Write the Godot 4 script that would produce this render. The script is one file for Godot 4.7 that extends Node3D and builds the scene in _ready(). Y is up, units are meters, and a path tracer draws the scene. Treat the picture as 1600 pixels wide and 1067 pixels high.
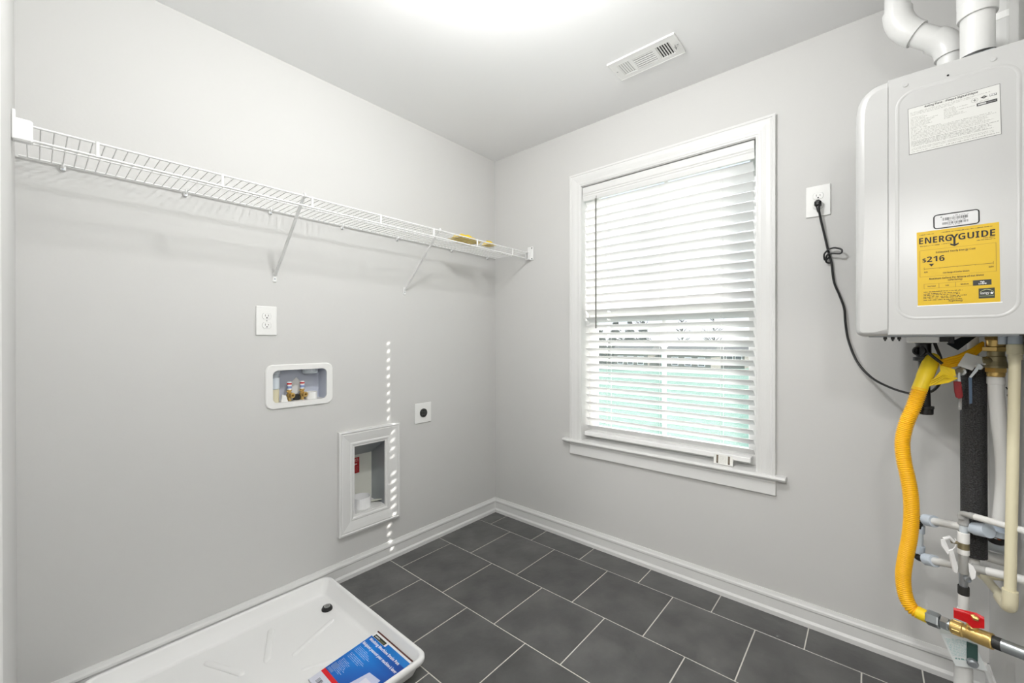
extends Node3D

const CAM := Vector3(1.98361, 1.19052, 2.10913)
var M := {}
var taken := {}

# ---------------------------------------------------------------- helpers
func new_st() -> SurfaceTool:
	var st := SurfaceTool.new()
	st.begin(Mesh.PRIMITIVE_TRIANGLES)
	return st

func tri(st: SurfaceTool, a: Vector3, b: Vector3, c: Vector3, out: Vector3):
	if (b - a).cross(c - a).dot(out) > 0.0:
		var t := b
		b = c
		c = t
	st.add_vertex(a)
	st.add_vertex(b)
	st.add_vertex(c)

func quad(st: SurfaceTool, a: Vector3, b: Vector3, c: Vector3, d: Vector3, out: Vector3):
	tri(st, a, b, c, out)
	tri(st, a, c, d, out)

func flat(st: SurfaceTool):
	st.set_smooth_group(-1)

func smooth(st: SurfaceTool, g := 1):
	st.set_smooth_group(g)

# a box with chamfered edges, centred on c
func bx(st: SurfaceTool, c: Vector3, s: Vector3, bev := 0.0, basis := Basis()):
	flat(st)
	var h := s * 0.5
	if bev <= 0.0:
		for ax in 3:
			for sg in [-1.0, 1.0]:
				var n := Vector3()
				n[ax] = sg
				var u := Vector3()
				u[(ax + 1) % 3] = h[(ax + 1) % 3]
				var v := Vector3()
				v[(ax + 2) % 3] = h[(ax + 2) % 3]
				var o: Vector3 = n * h[ax]
				quad(st, c + basis * (o - u - v), c + basis * (o + u - v), c + basis * (o + u + v), c + basis * (o - u + v), basis * n)
		return
	bev = minf(bev, minf(h.x, minf(h.y, h.z)) * 0.98)
	for ax in 3:
		var i := (ax + 1) % 3
		var j := (ax + 2) % 3
		for sg in [-1.0, 1.0]:
			var n := Vector3()
			n[ax] = sg
			var u := Vector3()
			u[i] = h[i] - bev
			var v := Vector3()
			v[j] = h[j] - bev
			var o: Vector3 = n * h[ax]
			quad(st, c + basis * (o - u - v), c + basis * (o + u - v), c + basis * (o + u + v), c + basis * (o - u + v), basis * n)
		# edges along ax
		for s1 in [-1.0, 1.0]:
			for s2 in [-1.0, 1.0]:
				var a := Vector3()
				a[i] = s1 * h[i]
				a[j] = s2 * (h[j] - bev)
				var b := Vector3()
				b[i] = s1 * (h[i] - bev)
				b[j] = s2 * h[j]
				var e := Vector3()
				e[ax] = h[ax] - bev
				var n := Vector3()
				n[i] = s1
				n[j] = s2
				quad(st, c + basis * (a - e), c + basis * (a + e), c + basis * (b + e), c + basis * (b - e), basis * n)
	for sx in [-1.0, 1.0]:
		for sy in [-1.0, 1.0]:
			for sz in [-1.0, 1.0]:
				var sgn := Vector3(sx, sy, sz)
				tri(st, c + basis * (sgn * Vector3(h.x, h.y - bev, h.z - bev)), c + basis * (sgn * Vector3(h.x - bev, h.y, h.z - bev)), c + basis * (sgn * Vector3(h.x - bev, h.y - bev, h.z)), basis * sgn)

func frame_of(d: Vector3) -> Basis:
	d = d.normalized()
	var up := Vector3.UP if absf(d.y) < 0.95 else Vector3.RIGHT
	var x := up.cross(d).normalized()
	return Basis(x, d.cross(x).normalized(), d)

# rings swept along pts; r a number or an array of radii; flatten squashes the section's local y
func tube(st: SurfaceTool, pts: Array, r, seg := 10, caps := true, flatten := 1.0, group := 1):
	var keep := []
	var keep_r := []
	for i in pts.size():
		if keep.is_empty() or keep[-1].distance_to(pts[i]) > 1e-5:
			keep.append(pts[i])
			keep_r.append(r[i] if r is Array else r)
	pts = keep
	r = keep_r
	var n := pts.size()
	var fr := frame_of(pts[1] - pts[0])
	var rings := []
	for i in n:
		var d: Vector3 = (pts[min(i + 1, n - 1)] - pts[max(i - 1, 0)])
		if d.length() < 1e-7:
			d = fr.z
		d = d.normalized()
		if i > 0:
			var ax := fr.z.cross(d)
			if ax.length() > 1e-6:
				fr = Basis(ax.normalized(), fr.z.angle_to(d)) * fr
		var rr: float = r[i] if r is Array else r
		var ring := []
		for k in seg:
			var a := TAU * k / seg
			ring.append(pts[i] + fr.x * cos(a) * rr + fr.y * sin(a) * rr * flatten)
		rings.append(ring)
	smooth(st, group)
	for i in n - 1:
		for k in seg:
			var k2 := (k + 1) % seg
			var o: Vector3 = (rings[i][k] + rings[i][k2]) * 0.5 - (pts[i] + pts[i + 1]) * 0.5
			quad(st, rings[i][k], rings[i][k2], rings[i + 1][k2], rings[i + 1][k], o)
	if caps:
		flat(st)
		for e in [0, n - 1]:
			var o: Vector3 = (pts[0] - pts[1]) if e == 0 else (pts[n - 1] - pts[n - 2])
			for k in range(1, seg - 1):
				tri(st, rings[e][0], rings[e][k], rings[e][k + 1], o)

# profile: [[radius, distance along axis], ...]; sharp edges where the profile repeats a point
func lathe(st: SurfaceTool, at: Vector3, axis: Vector3, profile: Array, seg := 20, phase := 0.0, facet := false):
	var fr := frame_of(axis)
	for i in profile.size() - 1:
		var p = profile[i]
		var q = profile[i + 1]
		if absf(p[0] - q[0]) < 1e-9 and absf(p[1] - q[1]) < 1e-9:
			continue
		if facet:
			flat(st)
		else:
			smooth(st, 2 + i)
		var slope := Vector2(q[1] - p[1], -(q[0] - p[0]))   # (radial, axial) outward
		for k in seg:
			var a := TAU * k / seg + phase
			var b := TAU * (k + 1) / seg + phase
			var m := (a + b) * 0.5
			var ra := fr.x * cos(a) + fr.y * sin(a)
			var rb := fr.x * cos(b) + fr.y * sin(b)
			var rm := fr.x * cos(m) + fr.y * sin(m)
			var o := rm * slope.x + fr.z * slope.y
			var A: Vector3 = at + ra * p[0] + fr.z * p[1]
			var B: Vector3 = at + rb * p[0] + fr.z * p[1]
			var C: Vector3 = at + rb * q[0] + fr.z * q[1]
			var D: Vector3 = at + ra * q[0] + fr.z * q[1]
			if p[0] > 1e-7:
				tri(st, A, B, C if q[0] > 1e-7 else D, o)
			if q[0] > 1e-7:
				tri(st, A, C, D, o)

# outline (Vector2 list) extruded from z0 to z1 through basis and origin
func prism(st: SurfaceTool, poly: Array, z0: float, z1: float, at := Vector3(), basis := Basis(), bev := 0.0):
	flat(st)
	var pk := PackedVector2Array(poly)
	if Geometry2D.is_polygon_clockwise(pk):
		pk.reverse()
	var n := pk.size()
	var inner := pk
	if bev > 0.0:
		inner = PackedVector2Array()
		for i in n:
			var d0 := (pk[i] - pk[(i + n - 1) % n]).normalized()
			var d1 := (pk[(i + 1) % n] - pk[i]).normalized()
			var nn := (Vector2(-d0.y, d0.x) + Vector2(-d1.y, d1.x))
			nn = nn / maxf(0.3, nn.length_squared()) * 2.0
			inner.append(pk[i] + nn * bev)
	var f := func(p: Vector2, z: float) -> Vector3: return at + basis * Vector3(p.x, p.y, z)
	var tr := Geometry2D.triangulate_polygon(inner)
	for i in range(0, tr.size(), 3):
		tri(st, f.call(inner[tr[i]], z1), f.call(inner[tr[i + 1]], z1), f.call(inner[tr[i + 2]], z1), basis.z)
	tr = Geometry2D.triangulate_polygon(pk)
	for i in range(0, tr.size(), 3):
		tri(st, f.call(pk[tr[i]], z0), f.call(pk[tr[i + 1]], z0), f.call(pk[tr[i + 2]], z0), -basis.z)
	for i in n:
		var j := (i + 1) % n
		var d := (pk[j] - pk[i]).normalized()
		var o := basis * Vector3(d.y, -d.x, 0)
		quad(st, f.call(pk[i], z0), f.call(pk[j], z0), f.call(pk[j], z1 - bev), f.call(pk[i], z1 - bev), o)
		if bev > 0.0:
			quad(st, f.call(pk[i], z1 - bev), f.call(pk[j], z1 - bev), f.call(inner[j], z1), f.call(inner[i], z1), o + basis.z)

func rrect(w: float, h: float, r: float, n := 6, c := Vector2()) -> Array:
	var p := []
	for q in 4:
		var cc: Vector2 = [Vector2(w / 2 - r, h / 2 - r), Vector2(-w / 2 + r, h / 2 - r), Vector2(-w / 2 + r, -h / 2 + r), Vector2(w / 2 - r, -h / 2 + r)][q]
		for k in n + 1:
			var a := PI / 2 * (q + float(k) / n)
			p.append(c + cc + Vector2(cos(a), sin(a)) * r)
	return p

# flat ring between two outlines with as many points, from z0 to z1
func ring(st: SurfaceTool, outer: Array, inner: Array, z0: float, z1: float, bev := 0.0, at := Vector3(), basis := Basis()):
	flat(st)
	var n := outer.size()
	var f := func(p: Vector2, z: float) -> Vector3: return at + basis * Vector3(p.x, p.y, z)
	for i in n:
		var j := (i + 1) % n
		var o1: Vector2 = outer[i]
		var o2: Vector2 = outer[j]
		var i1: Vector2 = inner[i]
		var i2: Vector2 = inner[j]
		var b1 := o1 + (i1 - o1).normalized() * bev
		var b2 := o2 + (i2 - o2).normalized() * bev
		var out := basis * Vector3(((o1 + o2) - (i1 + i2)).x, ((o1 + o2) - (i1 + i2)).y, 0)
		quad(st, f.call(b1, z1), f.call(b2, z1), f.call(i2, z1), f.call(i1, z1), basis.z)
		quad(st, f.call(o1, z0), f.call(o2, z0), f.call(i2, z0), f.call(i1, z0), -basis.z)
		quad(st, f.call(o1, z0), f.call(o2, z0), f.call(o2, z1 - bev), f.call(o1, z1 - bev), out)
		if bev > 0.0:
			quad(st, f.call(o1, z1 - bev), f.call(o2, z1 - bev), f.call(b2, z1), f.call(b1, z1), out + basis.z)
		quad(st, f.call(i1, z0), f.call(i2, z0), f.call(i2, z1), f.call(i1, z1), -out)

# moulding: one straight length with mitred ends. a and b run along the outer edge; inward is across the face, out off the wall; prof: [across, off]
func mould(st: SurfaceTool, a: Vector3, b: Vector3, inward: Vector3, out: Vector3, prof: Array, mitre_a := 1.0, mitre_b := 1.0):
	flat(st)
	var d := (b - a).normalized()
	var n := prof.size()
	var mid := Vector2()
	for p in prof:
		mid += Vector2(p[0], p[1]) / n
	for i in n:
		var p = prof[i]
		var q = prof[(i + 1) % n]
		var A = a + inward * p[0] + out * p[1] + d * p[0] * mitre_a
		var B = b + inward * p[0] + out * p[1] - d * p[0] * mitre_b
		var C = b + inward * q[0] + out * q[1] - d * q[0] * mitre_b
		var D = a + inward * q[0] + out * q[1] + d * q[0] * mitre_a
		var e := Vector2(q[0] - p[0], q[1] - p[1])
		var nn := Vector2(e.y, -e.x)
		if nn.dot((Vector2(p[0], p[1]) + Vector2(q[0], q[1])) * 0.5 - mid) < 0:
			nn = -nn
		quad(st, A, B, C, D, inward * nn.x + out * nn.y)
	var poly := PackedVector2Array()
	for p in prof:
		poly.append(Vector2(p[0], p[1]))
	var tr := Geometry2D.triangulate_polygon(poly)
	for e in 2:
		var base := a if e == 0 else b
		var m := mitre_a if e == 0 else -mitre_b
		for i in range(0, tr.size(), 3):
			var v := []
			for k in 3:
				var p: Vector2 = poly[tr[i + k]]
				v.append(base + inward * p.x + out * p.y + d * p.x * m)
			tri(st, v[0], v[1], v[2], -d if e == 0 else d)

# boxes filling the rectangle u0..u1, v0..v1 but for the holes [u0, u1, v0, v1]; put maps (u, v, w) to the world
func holed(st: SurfaceTool, rect: Array, holes: Array, w0: float, w1: float, at: Vector3, basis: Basis):
	var us := [rect[0], rect[1]]
	var vs := [rect[2], rect[3]]
	for h in holes:
		us.append_array([h[0], h[1]])
		vs.append_array([h[2], h[3]])
	us.sort()
	vs.sort()
	for i in us.size() - 1:
		for j in vs.size() - 1:
			var du: float = us[i + 1] - us[i]
			var dv: float = vs[j + 1] - vs[j]
			if du < 1e-6 or dv < 1e-6:
				continue
			var c := Vector2(us[i] + du / 2, vs[j] + dv / 2)
			var open := false
			for h in holes:
				if c.x > h[0] and c.x < h[1] and c.y > h[2] and c.y < h[3]:
					open = true
			if not open:
				bx(st, at + basis * Vector3(c.x, c.y, (w0 + w1) / 2), Vector3(du, dv, w1 - w0), 0.0, basis)

func curve(pts: Array, per := 8) -> Array:
	var out := []
	var n := pts.size()
	for i in n - 1:
		var a: Vector3 = pts[max(i - 1, 0)]
		var b: Vector3 = pts[i]
		var c: Vector3 = pts[i + 1]
		var d: Vector3 = pts[min(i + 2, n - 1)]
		for k in per:
			out.append(b.cubic_interpolate(c, a, d, float(k) / per))
	out.append(pts[n - 1])
	return out

# sharp bends rounded off with radius rad
func bent(pts: Array, rad: float, per := 6) -> Array:
	var out := [pts[0]]
	for i in range(1, pts.size() - 1):
		var p: Vector3 = pts[i]
		var a: Vector3 = p + (pts[i - 1] - p).limit_length(rad)
		var c: Vector3 = p + (pts[i + 1] - p).limit_length(rad)
		for k in per + 1:
			var t := float(k) / per
			out.append(a.lerp(p, t).lerp(p.lerp(c, t), t))
	out.append(pts[pts.size() - 1])
	return out

func numbered(called: String) -> String:
	if not taken.has(called):
		taken[called] = 0
		return called
	taken[called] += 1
	return "%s_%03d" % [called, taken[called]]

func obj(called: String, st: SurfaceTool, m: Material, parent: Node = null) -> MeshInstance3D:
	st.generate_normals()
	return place(called, st.commit(), m, parent)

func place(called: String, mesh: Mesh, m: Material, parent: Node = null) -> MeshInstance3D:
	var o := MeshInstance3D.new()
	o.mesh = mesh
	if m:
		o.material_override = m
	o.name = called if parent else numbered(called)
	(parent if parent else self).add_child(o, true)
	return o

func thing(called: String, label: String, category: String, at := Vector3(), turn := 0.0, group := "") -> Node3D:
	var o := Node3D.new()
	o.name = numbered(called)
	add_child(o)
	o.position = at
	o.rotation.y = turn
	tag(o, label, category, group)
	return o

func tag(o: Node, label: String, category: String, group := ""):
	o.set_meta("label", label)
	o.set_meta("category", category)
	if group:
		o.set_meta("group", group)

func struct(called: String, st: SurfaceTool, m: Material, label := "") -> MeshInstance3D:
	var o := obj(called, st, m)
	o.set_meta("kind", "structure")
	if label:
		o.set_meta("label", label)
	return o

func flat_mat(r: float, g: float, b: float, rough := 0.6, metal := 0.0, spec := 0.5) -> StandardMaterial3D:
	var m := StandardMaterial3D.new()
	m.albedo_color = Color(r, g, b)
	m.roughness = rough
	m.metallic = metal
	m.metallic_specular = spec
	return m

func noise_tex(sd: int, freq: float, lo: Color, hi: Color, size := 512, kind := FastNoiseLite.TYPE_SIMPLEX_SMOOTH, oct := 5) -> NoiseTexture2D:
	var n := FastNoiseLite.new()
	n.seed = sd
	n.frequency = freq
	n.noise_type = kind
	n.fractal_octaves = oct
	var t := NoiseTexture2D.new()
	t.width = size
	t.height = size
	t.seamless = true
	t.noise = n
	var g := Gradient.new()
	g.set_color(0, lo)
	g.set_color(1, hi)
	t.color_ramp = g
	return t

func bump_tex(sd: int, freq: float, strength: float, size := 512) -> NoiseTexture2D:
	var t := noise_tex(sd, freq, Color.BLACK, Color.WHITE, size)
	t.color_ramp = null
	t.as_normal_map = true
	t.bump_strength = strength
	return t

func tri_map(m: StandardMaterial3D, scale: float, offset := Vector3()):
	m.uv1_triplanar = true
	m.uv1_world_triplanar = true
	m.uv1_scale = Vector3.ONE * scale
	m.uv1_offset = offset

# a printed card in the x/y plane, front towards +z, lower left corner at the origin
func card(w: float, h: float, t: float) -> ArrayMesh:
	var st := new_st()
	flat(st)
	var P := [Vector3(0, 0, t), Vector3(w, 0, t), Vector3(w, h, t), Vector3(0, h, t)]
	var U := [Vector2(0, 1), Vector2(1, 1), Vector2(1, 0), Vector2(0, 0)]
	for k in [0, 2, 1, 0, 3, 2]:
		st.set_uv(U[k])
		st.add_vertex(P[k])
	st.set_uv(Vector2(0.004, 0.004))
	for k in 4:
		var a: Vector3 = P[k]
		var b: Vector3 = P[(k + 1) % 4]
		quad(st, a, b, b - Vector3(0, 0, t), a - Vector3(0, 0, t), (a + b) / 2 - Vector3(w / 2, h / 2, t))
	quad(st, Vector3(), Vector3(w, 0, 0), Vector3(w, h, 0), Vector3(0, h, 0), Vector3(0, 0, -1))
	st.generate_normals()
	return st.commit()

func image_mat(im: Image, rough := 0.5) -> StandardMaterial3D:
	var m := StandardMaterial3D.new()
	im.generate_mipmaps()
	m.albedo_texture = ImageTexture.create_from_image(im)
	m.roughness = rough
	return m

# a row of print too small to read: runs of strokes
func print_row(im: Image, x0: int, x1: int, y: int, h: int, c: Color, rng: RandomNumberGenerator):
	var x := x0
	while x < x1:
		var w := rng.randi_range(2, 5)
		if x + w > x1:
			break
		var hh := h if rng.randf() < 0.6 else maxi(1, h * 2 / 3)
		im.fill_rect(Rect2i(x, y + h - hh, w - 1, hh), c)
		x += w
		if rng.randf() < 0.2:
			x += h / 2 + 1

# lettering in the x/y plane, starting at `at` (baseline left), hgt = cap height
func text(s: String, at: Vector3, hgt: float, m: Material, parent: Node, bold := true, width := 0.0, family := "Droid Sans", centre := false, called := "lettering") -> MeshInstance3D:
	var tm := TextMesh.new()
	var f := SystemFont.new()
	f.font_names = PackedStringArray([family])
	f.font_weight = 700 if bold else 400
	tm.font = f
	tm.text = s
	tm.font_size = 32
	tm.pixel_size = hgt / 23.0
	tm.depth = 0.0002
	tm.curve_step = 2.0
	tm.horizontal_alignment = HORIZONTAL_ALIGNMENT_LEFT
	var box := tm.get_aabb()
	var o := place(called, tm, m, parent)
	var sx := 1.0
	if width > 0.0:
		sx = width / maxf(box.size.x, 1e-5)
	o.scale = Vector3(sx, 1, 1)
	var cap := TextMesh.new()
	cap.font = f
	cap.text = "H"
	cap.font_size = 32
	cap.pixel_size = hgt / 23.0
	cap.depth = 0.0002
	var base := cap.get_aabb().position.y
	o.position = at + Vector3(-box.position.x * sx - (box.size.x * sx / 2 if centre else 0.0), -base, 0)
	return o

# moves a thing's origin to `base` while its parts stay where they are
func rebase(root: Node3D, base: Vector3):
	root.position = base
	for c in root.get_children():
		c.position -= base

func _ready():
	# ---- camera, sky, sun, exposure
	var cam := Camera3D.new()
	cam.name = "camera"
	add_child(cam)
	cam.transform = Transform3D(Basis(Vector3(0.755757, -0.001530, -0.654850), Vector3(-0.000260, 0.999996, -0.002637), Vector3(0.654852, 0.002163, 0.755754)), CAM)
	cam.fov = rad_to_deg(2.0 * atan(533.5 / 646.514))
	cam.near = 0.02
	cam.far = 400.0
	cam.current = true

	var we := WorldEnvironment.new()
	we.name = "world_environment"
	var env := Environment.new()
	env.background_mode = Environment.BG_SKY
	var sky := Sky.new()
	var sm := ProceduralSkyMaterial.new()
	sm.sky_top_color = Color(0.84, 0.89, 0.97)
	sm.sky_horizon_color = Color(0.96, 0.97, 1.0)
	sm.ground_bottom_color = Color(0.45, 0.47, 0.44)
	sm.ground_horizon_color = Color(0.9, 0.92, 0.93)
	sm.sky_curve = 0.2
	sky.sky_material = sm
	env.sky = sky
	env.background_energy_multiplier = 1.5
	env.ambient_light_source = Environment.AMBIENT_SOURCE_DISABLED
	env.tonemap_mode = Environment.TONE_MAPPER_LINEAR
	env.tonemap_exposure = 1.0
	env.sdfgi_enabled = true
	env.ssao_enabled = true
	env.ssil_enabled = true
	we.environment = env
	add_child(we)

	var sun := DirectionalLight3D.new()
	sun.name = "sun"
	add_child(sun)
	sun.look_at_from_position(Vector3(0.85, 0.767, -0.896) * 20.0, Vector3())
	sun.light_energy = 4.0
	sun.light_color = Color(1.0, 0.985, 0.96)
	sun.light_angular_distance = 0.53
	sun.shadow_enabled = true
	sun.sky_mode = DirectionalLight3D.SKY_MODE_LIGHT_ONLY

	make_materials()
	build_shell()
	build_floor()
	build_outside()
	build_window()
	build_blind()
	build_shelf()
	build_yellow_bundle()
	build_register()
	outlet("white duplex outlet high on the left wall above the recessed washer box", Vector3(0, 1.278, 1.4497), PI / 2, false)
	outlet("white duplex outlet beside the window with a black plug in its lower socket", Vector3(1.8215, 1.7605, 0), 0.0, true)
	dryer_outlet()
	washer_box()
	dryer_box()
	drain_pan()
	pan_card()
	build_heater()
	build_vents()
	build_cord()
	build_under_heater()
	build_manifold()
	build_gas()

func make_materials():
	var m := flat_mat(0.815, 0.813, 0.804, 0.75, 0.0, 0.3)
	m.normal_enabled = true
	m.normal_texture = bump_tex(3, 0.05, 1.0)
	m.normal_scale = 0.12
	tri_map(m, 3.0)
	M.wall = m
	M.ceiling = flat_mat(0.95, 0.95, 0.948, 0.85, 0.0, 0.2)
	M.trim = flat_mat(0.875, 0.875, 0.868, 0.38, 0.0, 0.45)
	M.white = flat_mat(0.93, 0.93, 0.92, 0.35)
	M.wire = flat_mat(0.92, 0.92, 0.915, 0.4)
	M.enamel = flat_mat(0.71, 0.71, 0.704, 0.28, 0.0, 0.5)
	M.pvc = flat_mat(0.82, 0.82, 0.812, 0.3)
	M.black = flat_mat(0.045, 0.045, 0.05, 0.4)
	M.ink = flat_mat(0.07, 0.06, 0.06, 0.6)
	M.dark = flat_mat(0.16, 0.16, 0.155, 0.5)
	M.wand = flat_mat(0.42, 0.42, 0.4, 0.4)
	M.grey = flat_mat(0.66, 0.66, 0.65, 0.5)
	M.grout = flat_mat(0.80, 0.79, 0.76, 0.9)
	M.brass = flat_mat(0.86, 0.73, 0.46, 0.32, 0.85)
	M.aged_brass = flat_mat(0.60, 0.56, 0.44, 0.42, 0.7)
	M.steel = flat_mat(0.72, 0.74, 0.75, 0.28, 0.9)
	M.galv = flat_mat(0.66, 0.68, 0.70, 0.42, 0.75)
	M.yellow = flat_mat(0.98, 0.74, 0.06, 0.42)
	M.tag_yellow = flat_mat(0.93, 0.80, 0.12, 0.5)
	M.red = flat_mat(0.75, 0.03, 0.06, 0.35)
	M.dark_red = flat_mat(0.55, 0.06, 0.09, 0.4)
	M.blue = flat_mat(0.22, 0.32, 0.42, 0.4)
	M.cream = flat_mat(0.87, 0.84, 0.72, 0.4)
	M.pex = flat_mat(0.88, 0.88, 0.87, 0.4)
	M.clear = flat_mat(0.82, 0.85, 0.87, 0.35)
	M.blue_clear = flat_mat(0.78, 0.82, 0.86, 0.35)
	M.paper = flat_mat(0.94, 0.94, 0.93, 0.7)
	M.print_white = flat_mat(0.95, 0.95, 0.95, 0.6)
	M.orange = flat_mat(0.80, 0.38, 0.15, 0.5)
	M.board = flat_mat(0.84, 0.84, 0.80, 0.7)
	M.box_blue = flat_mat(0.80, 0.82, 0.87, 0.4)
	M.pan = flat_mat(0.93, 0.93, 0.925, 0.4)
	M.slat = flat_mat(0.95, 0.95, 0.945, 0.45)
	m = flat_mat(0.38, 0.38, 0.385, 0.6)
	m.albedo_texture = noise_tex(11, 0.10, Color(0.05, 0.05, 0.05), Color(1.0, 1.0, 1.0), 256)
	m.normal_enabled = true
	m.normal_texture = bump_tex(12, 0.10, 8.0, 256)
	m.normal_scale = 0.9
	tri_map(m, 9.0)
	M.foam = m
	# slate-look porcelain in three variants of tone
	M.tiles = []
	var tex := noise_tex(21, 0.003, Color(0.285, 0.285, 0.282), Color(0.385, 0.385, 0.378), 1024, FastNoiseLite.TYPE_SIMPLEX, 6)
	(tex.noise as FastNoiseLite).domain_warp_enabled = true
	(tex.noise as FastNoiseLite).domain_warp_amplitude = 60.0
	(tex.noise as FastNoiseLite).domain_warp_frequency = 0.006
	var nrm := bump_tex(23, 0.012, 4.0, 512)
	for k in 4:
		var t := StandardMaterial3D.new()
		t.albedo_texture = tex
		t.albedo_color = Color(1, 1, 1) * [0.98, 0.93, 1.0, 0.95][k]
		t.albedo_color.a = 1.0
		t.roughness = 0.33
		t.metallic_specular = 0.55
		t.normal_enabled = true
		t.normal_texture = nrm
		t.normal_scale = 0.25
		tri_map(t, 1.3, Vector3(0.37, 0.21, 0.53) * k)
		M.tiles.append(t)
	m = StandardMaterial3D.new()
	m.transparency = BaseMaterial3D.TRANSPARENCY_ALPHA
	m.albedo_color = Color(0.9, 0.96, 0.95, 0.06)
	m.roughness = 0.02
	M.glass = m
	m = flat_mat(0.35, 0.49, 0.44, 0.9)
	m.albedo_texture = noise_tex(31, 0.03, Color(0.8, 0.85, 0.82), Color(1.1, 1.1, 1.1), 256)
	tri_map(m, 0.2)
	M.lawn = m
	M.siding = flat_mat(0.43, 0.41, 0.37, 0.8)
	M.roof = flat_mat(0.33, 0.33, 0.33, 0.9)
	M.bark = flat_mat(0.2, 0.18, 0.16, 0.9)
	M.needle = flat_mat(0.11, 0.15, 0.12, 0.9)
	M.win_dark = flat_mat(0.2, 0.24, 0.26, 0.2)

# ---------------------------------------------------------------- the room
const W := 2.287
const L := 2.147
const H := 2.44

func build_shell():
	var LB := Basis(Vector3(0, 0, -1), Vector3.UP, Vector3.RIGHT)     # left wall: u runs towards the window
	var s := new_st()
	holed(s, [-L - 0.12, 0.15, 0, H], [[-1.426, -1.186, 0.914, 1.061], [-1.053, -0.870, 0.31, 0.657]], -0.16, 0, Vector3(), LB)
	struct("wall_left", s, M.wall)
	s = new_st()
	holed(s, [0, W + 0.12, 0, H], [[0.701, 1.598, 0.60, 2.094]], -0.15, 0, Vector3(), Basis())
	struct("wall_window", s, M.wall)
	s = new_st()
	bx(s, Vector3(W + 0.06, H / 2, L / 2), Vector3(0.12, H, L))
	struct("wall_right", s, M.wall)
	s = new_st()
	holed(s, [0, W + 0.12, 0, H], [[1.42, 2.24, -0.01, 2.05]], 0, 0.12, Vector3(0, 0, L), Basis())
	struct("wall_back", s, M.wall)
	s = new_st()
	bx(s, Vector3(1.45, H + 0.05, 2.2), Vector3(3.3, 0.1, 4.72))
	struct("ceiling", s, M.ceiling)
	# the hall behind the camera
	s = new_st()
	bx(s, Vector3(0.54, H / 2, 3.41), Vector3(0.12, H, 2.28))
	struct("wall_hall", s, M.wall)
	s = new_st()
	bx(s, Vector3(3.04, H / 2, 3.41), Vector3(0.12, H, 2.28))
	bx(s, Vector3(2.69, H / 2, L + 0.06), Vector3(0.566, H, 0.12))
	struct("wall_hall", s, M.wall)
	s = new_st()
	bx(s, Vector3(1.79, H / 2, 4.5), Vector3(2.38, H, 0.1))
	struct("wall_hall", s, M.wall)
	# unseen flush lamp on the hall's ceiling, placed to light heater and window wall
	var lamp := thing("unseen_ceiling_lamp", "unseen round flush ceiling lamp in the hall, lighting the room through the doorway", "lamp", Vector3(1.8, H, 3.2))
	s = new_st()
	lathe(s, Vector3(), Vector3.DOWN, [[0.17, 0], [0.17, 0.02], [0.15, 0.02]], 32)
	obj("base", s, M.white, lamp)
	s = new_st()
	lathe(s, Vector3(), Vector3.DOWN, [[0.15, 0.0], [0.148, 0.03], [0.12, 0.05], [0.07, 0.062], [0, 0.066]], 32)
	var glow := flat_mat(1, 1, 1, 0.5)
	glow.emission_enabled = true
	glow.emission = Color(1, 0.96, 0.9)
	glow.emission_energy_multiplier = 2.0
	obj("diffuser", s, glow, lamp)
	var al := AreaLight3D.new()
	al.name = "unseen_hall_light"
	al.area_size = Vector2(0.28, 0.28)
	al.light_color = Color(1.0, 0.99, 0.98)
	al.light_energy = 4.5
	al.shadow_enabled = true
	al.position = Vector3(1.8, H - 0.08, 3.2)
	al.rotation.x = -PI / 2
	add_child(al)
	# lamp out of view above the frame, placed to light the ceiling and walls
	lamp = thing("unseen_ceiling_lamp", "unseen white globe ceiling lamp on a short stem in the middle of the laundry ceiling", "lamp", Vector3(1.25, H, 1.34))
	s = new_st()
	lathe(s, Vector3(), Vector3.DOWN, [[0.06, 0], [0.06, 0.014], [0.05, 0.02], [0.012, 0.022], [0.012, 0.05], [0.03, 0.055], [0.03, 0.07], [0, 0.07]], 24)
	obj("stem", s, M.white, lamp)
	s = new_st()
	lathe(s, Vector3(0, -0.13, 0), Vector3.UP, [[0, -0.075], [0.03, -0.069], [0.053, -0.053], [0.069, -0.03], [0.075, 0], [0.069, 0.03], [0.053, 0.053], [0.03, 0.069], [0, 0.075]], 28)
	obj("globe", s, glow, lamp)
	var om := OmniLight3D.new()
	om.name = "unseen_room_light"
	om.light_color = Color(1.0, 1.0, 1.0)
	om.light_energy = 1.03
	om.light_size = 0.07
	om.omni_range = 8.0
	om.omni_attenuation = 2.0
	om.shadow_enabled = true
	om.position = Vector3(1.25, H - 0.13, 1.34)
	add_child(om)
	# unseen globe lamp on the right wall, placed to brighten the lower left wall
	lamp = thing("unseen_wall_lamp", "unseen white globe wall lamp beside the doorway, brightening the left wall", "lamp", Vector3(W, 1.68, 1.96))
	s = new_st()
	lathe(s, Vector3(), Vector3.LEFT, [[0.055, 0], [0.055, 0.012], [0.045, 0.016], [0.015, 0.018], [0.015, 0.06], [0, 0.06]], 24)
	obj("base", s, M.white, lamp)
	s = new_st()
	lathe(s, Vector3(-0.11, 0, 0), Vector3.UP, [[0, -0.055], [0.028, -0.048], [0.048, -0.028], [0.055, 0], [0.048, 0.028], [0.028, 0.048], [0, 0.055]], 24)
	obj("globe", s, glow, lamp)
	om = OmniLight3D.new()
	om.name = "unseen_wall_lamp_light"
	om.light_color = Color(1.0, 1.0, 1.0)
	om.light_energy = 0.27
	om.light_size = 0.05
	om.omni_range = 8.0
	om.omni_attenuation = 2.0
	om.shadow_enabled = true
	om.position = Vector3(W - 0.11, 1.68, 1.96)
	add_child(om)
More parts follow.
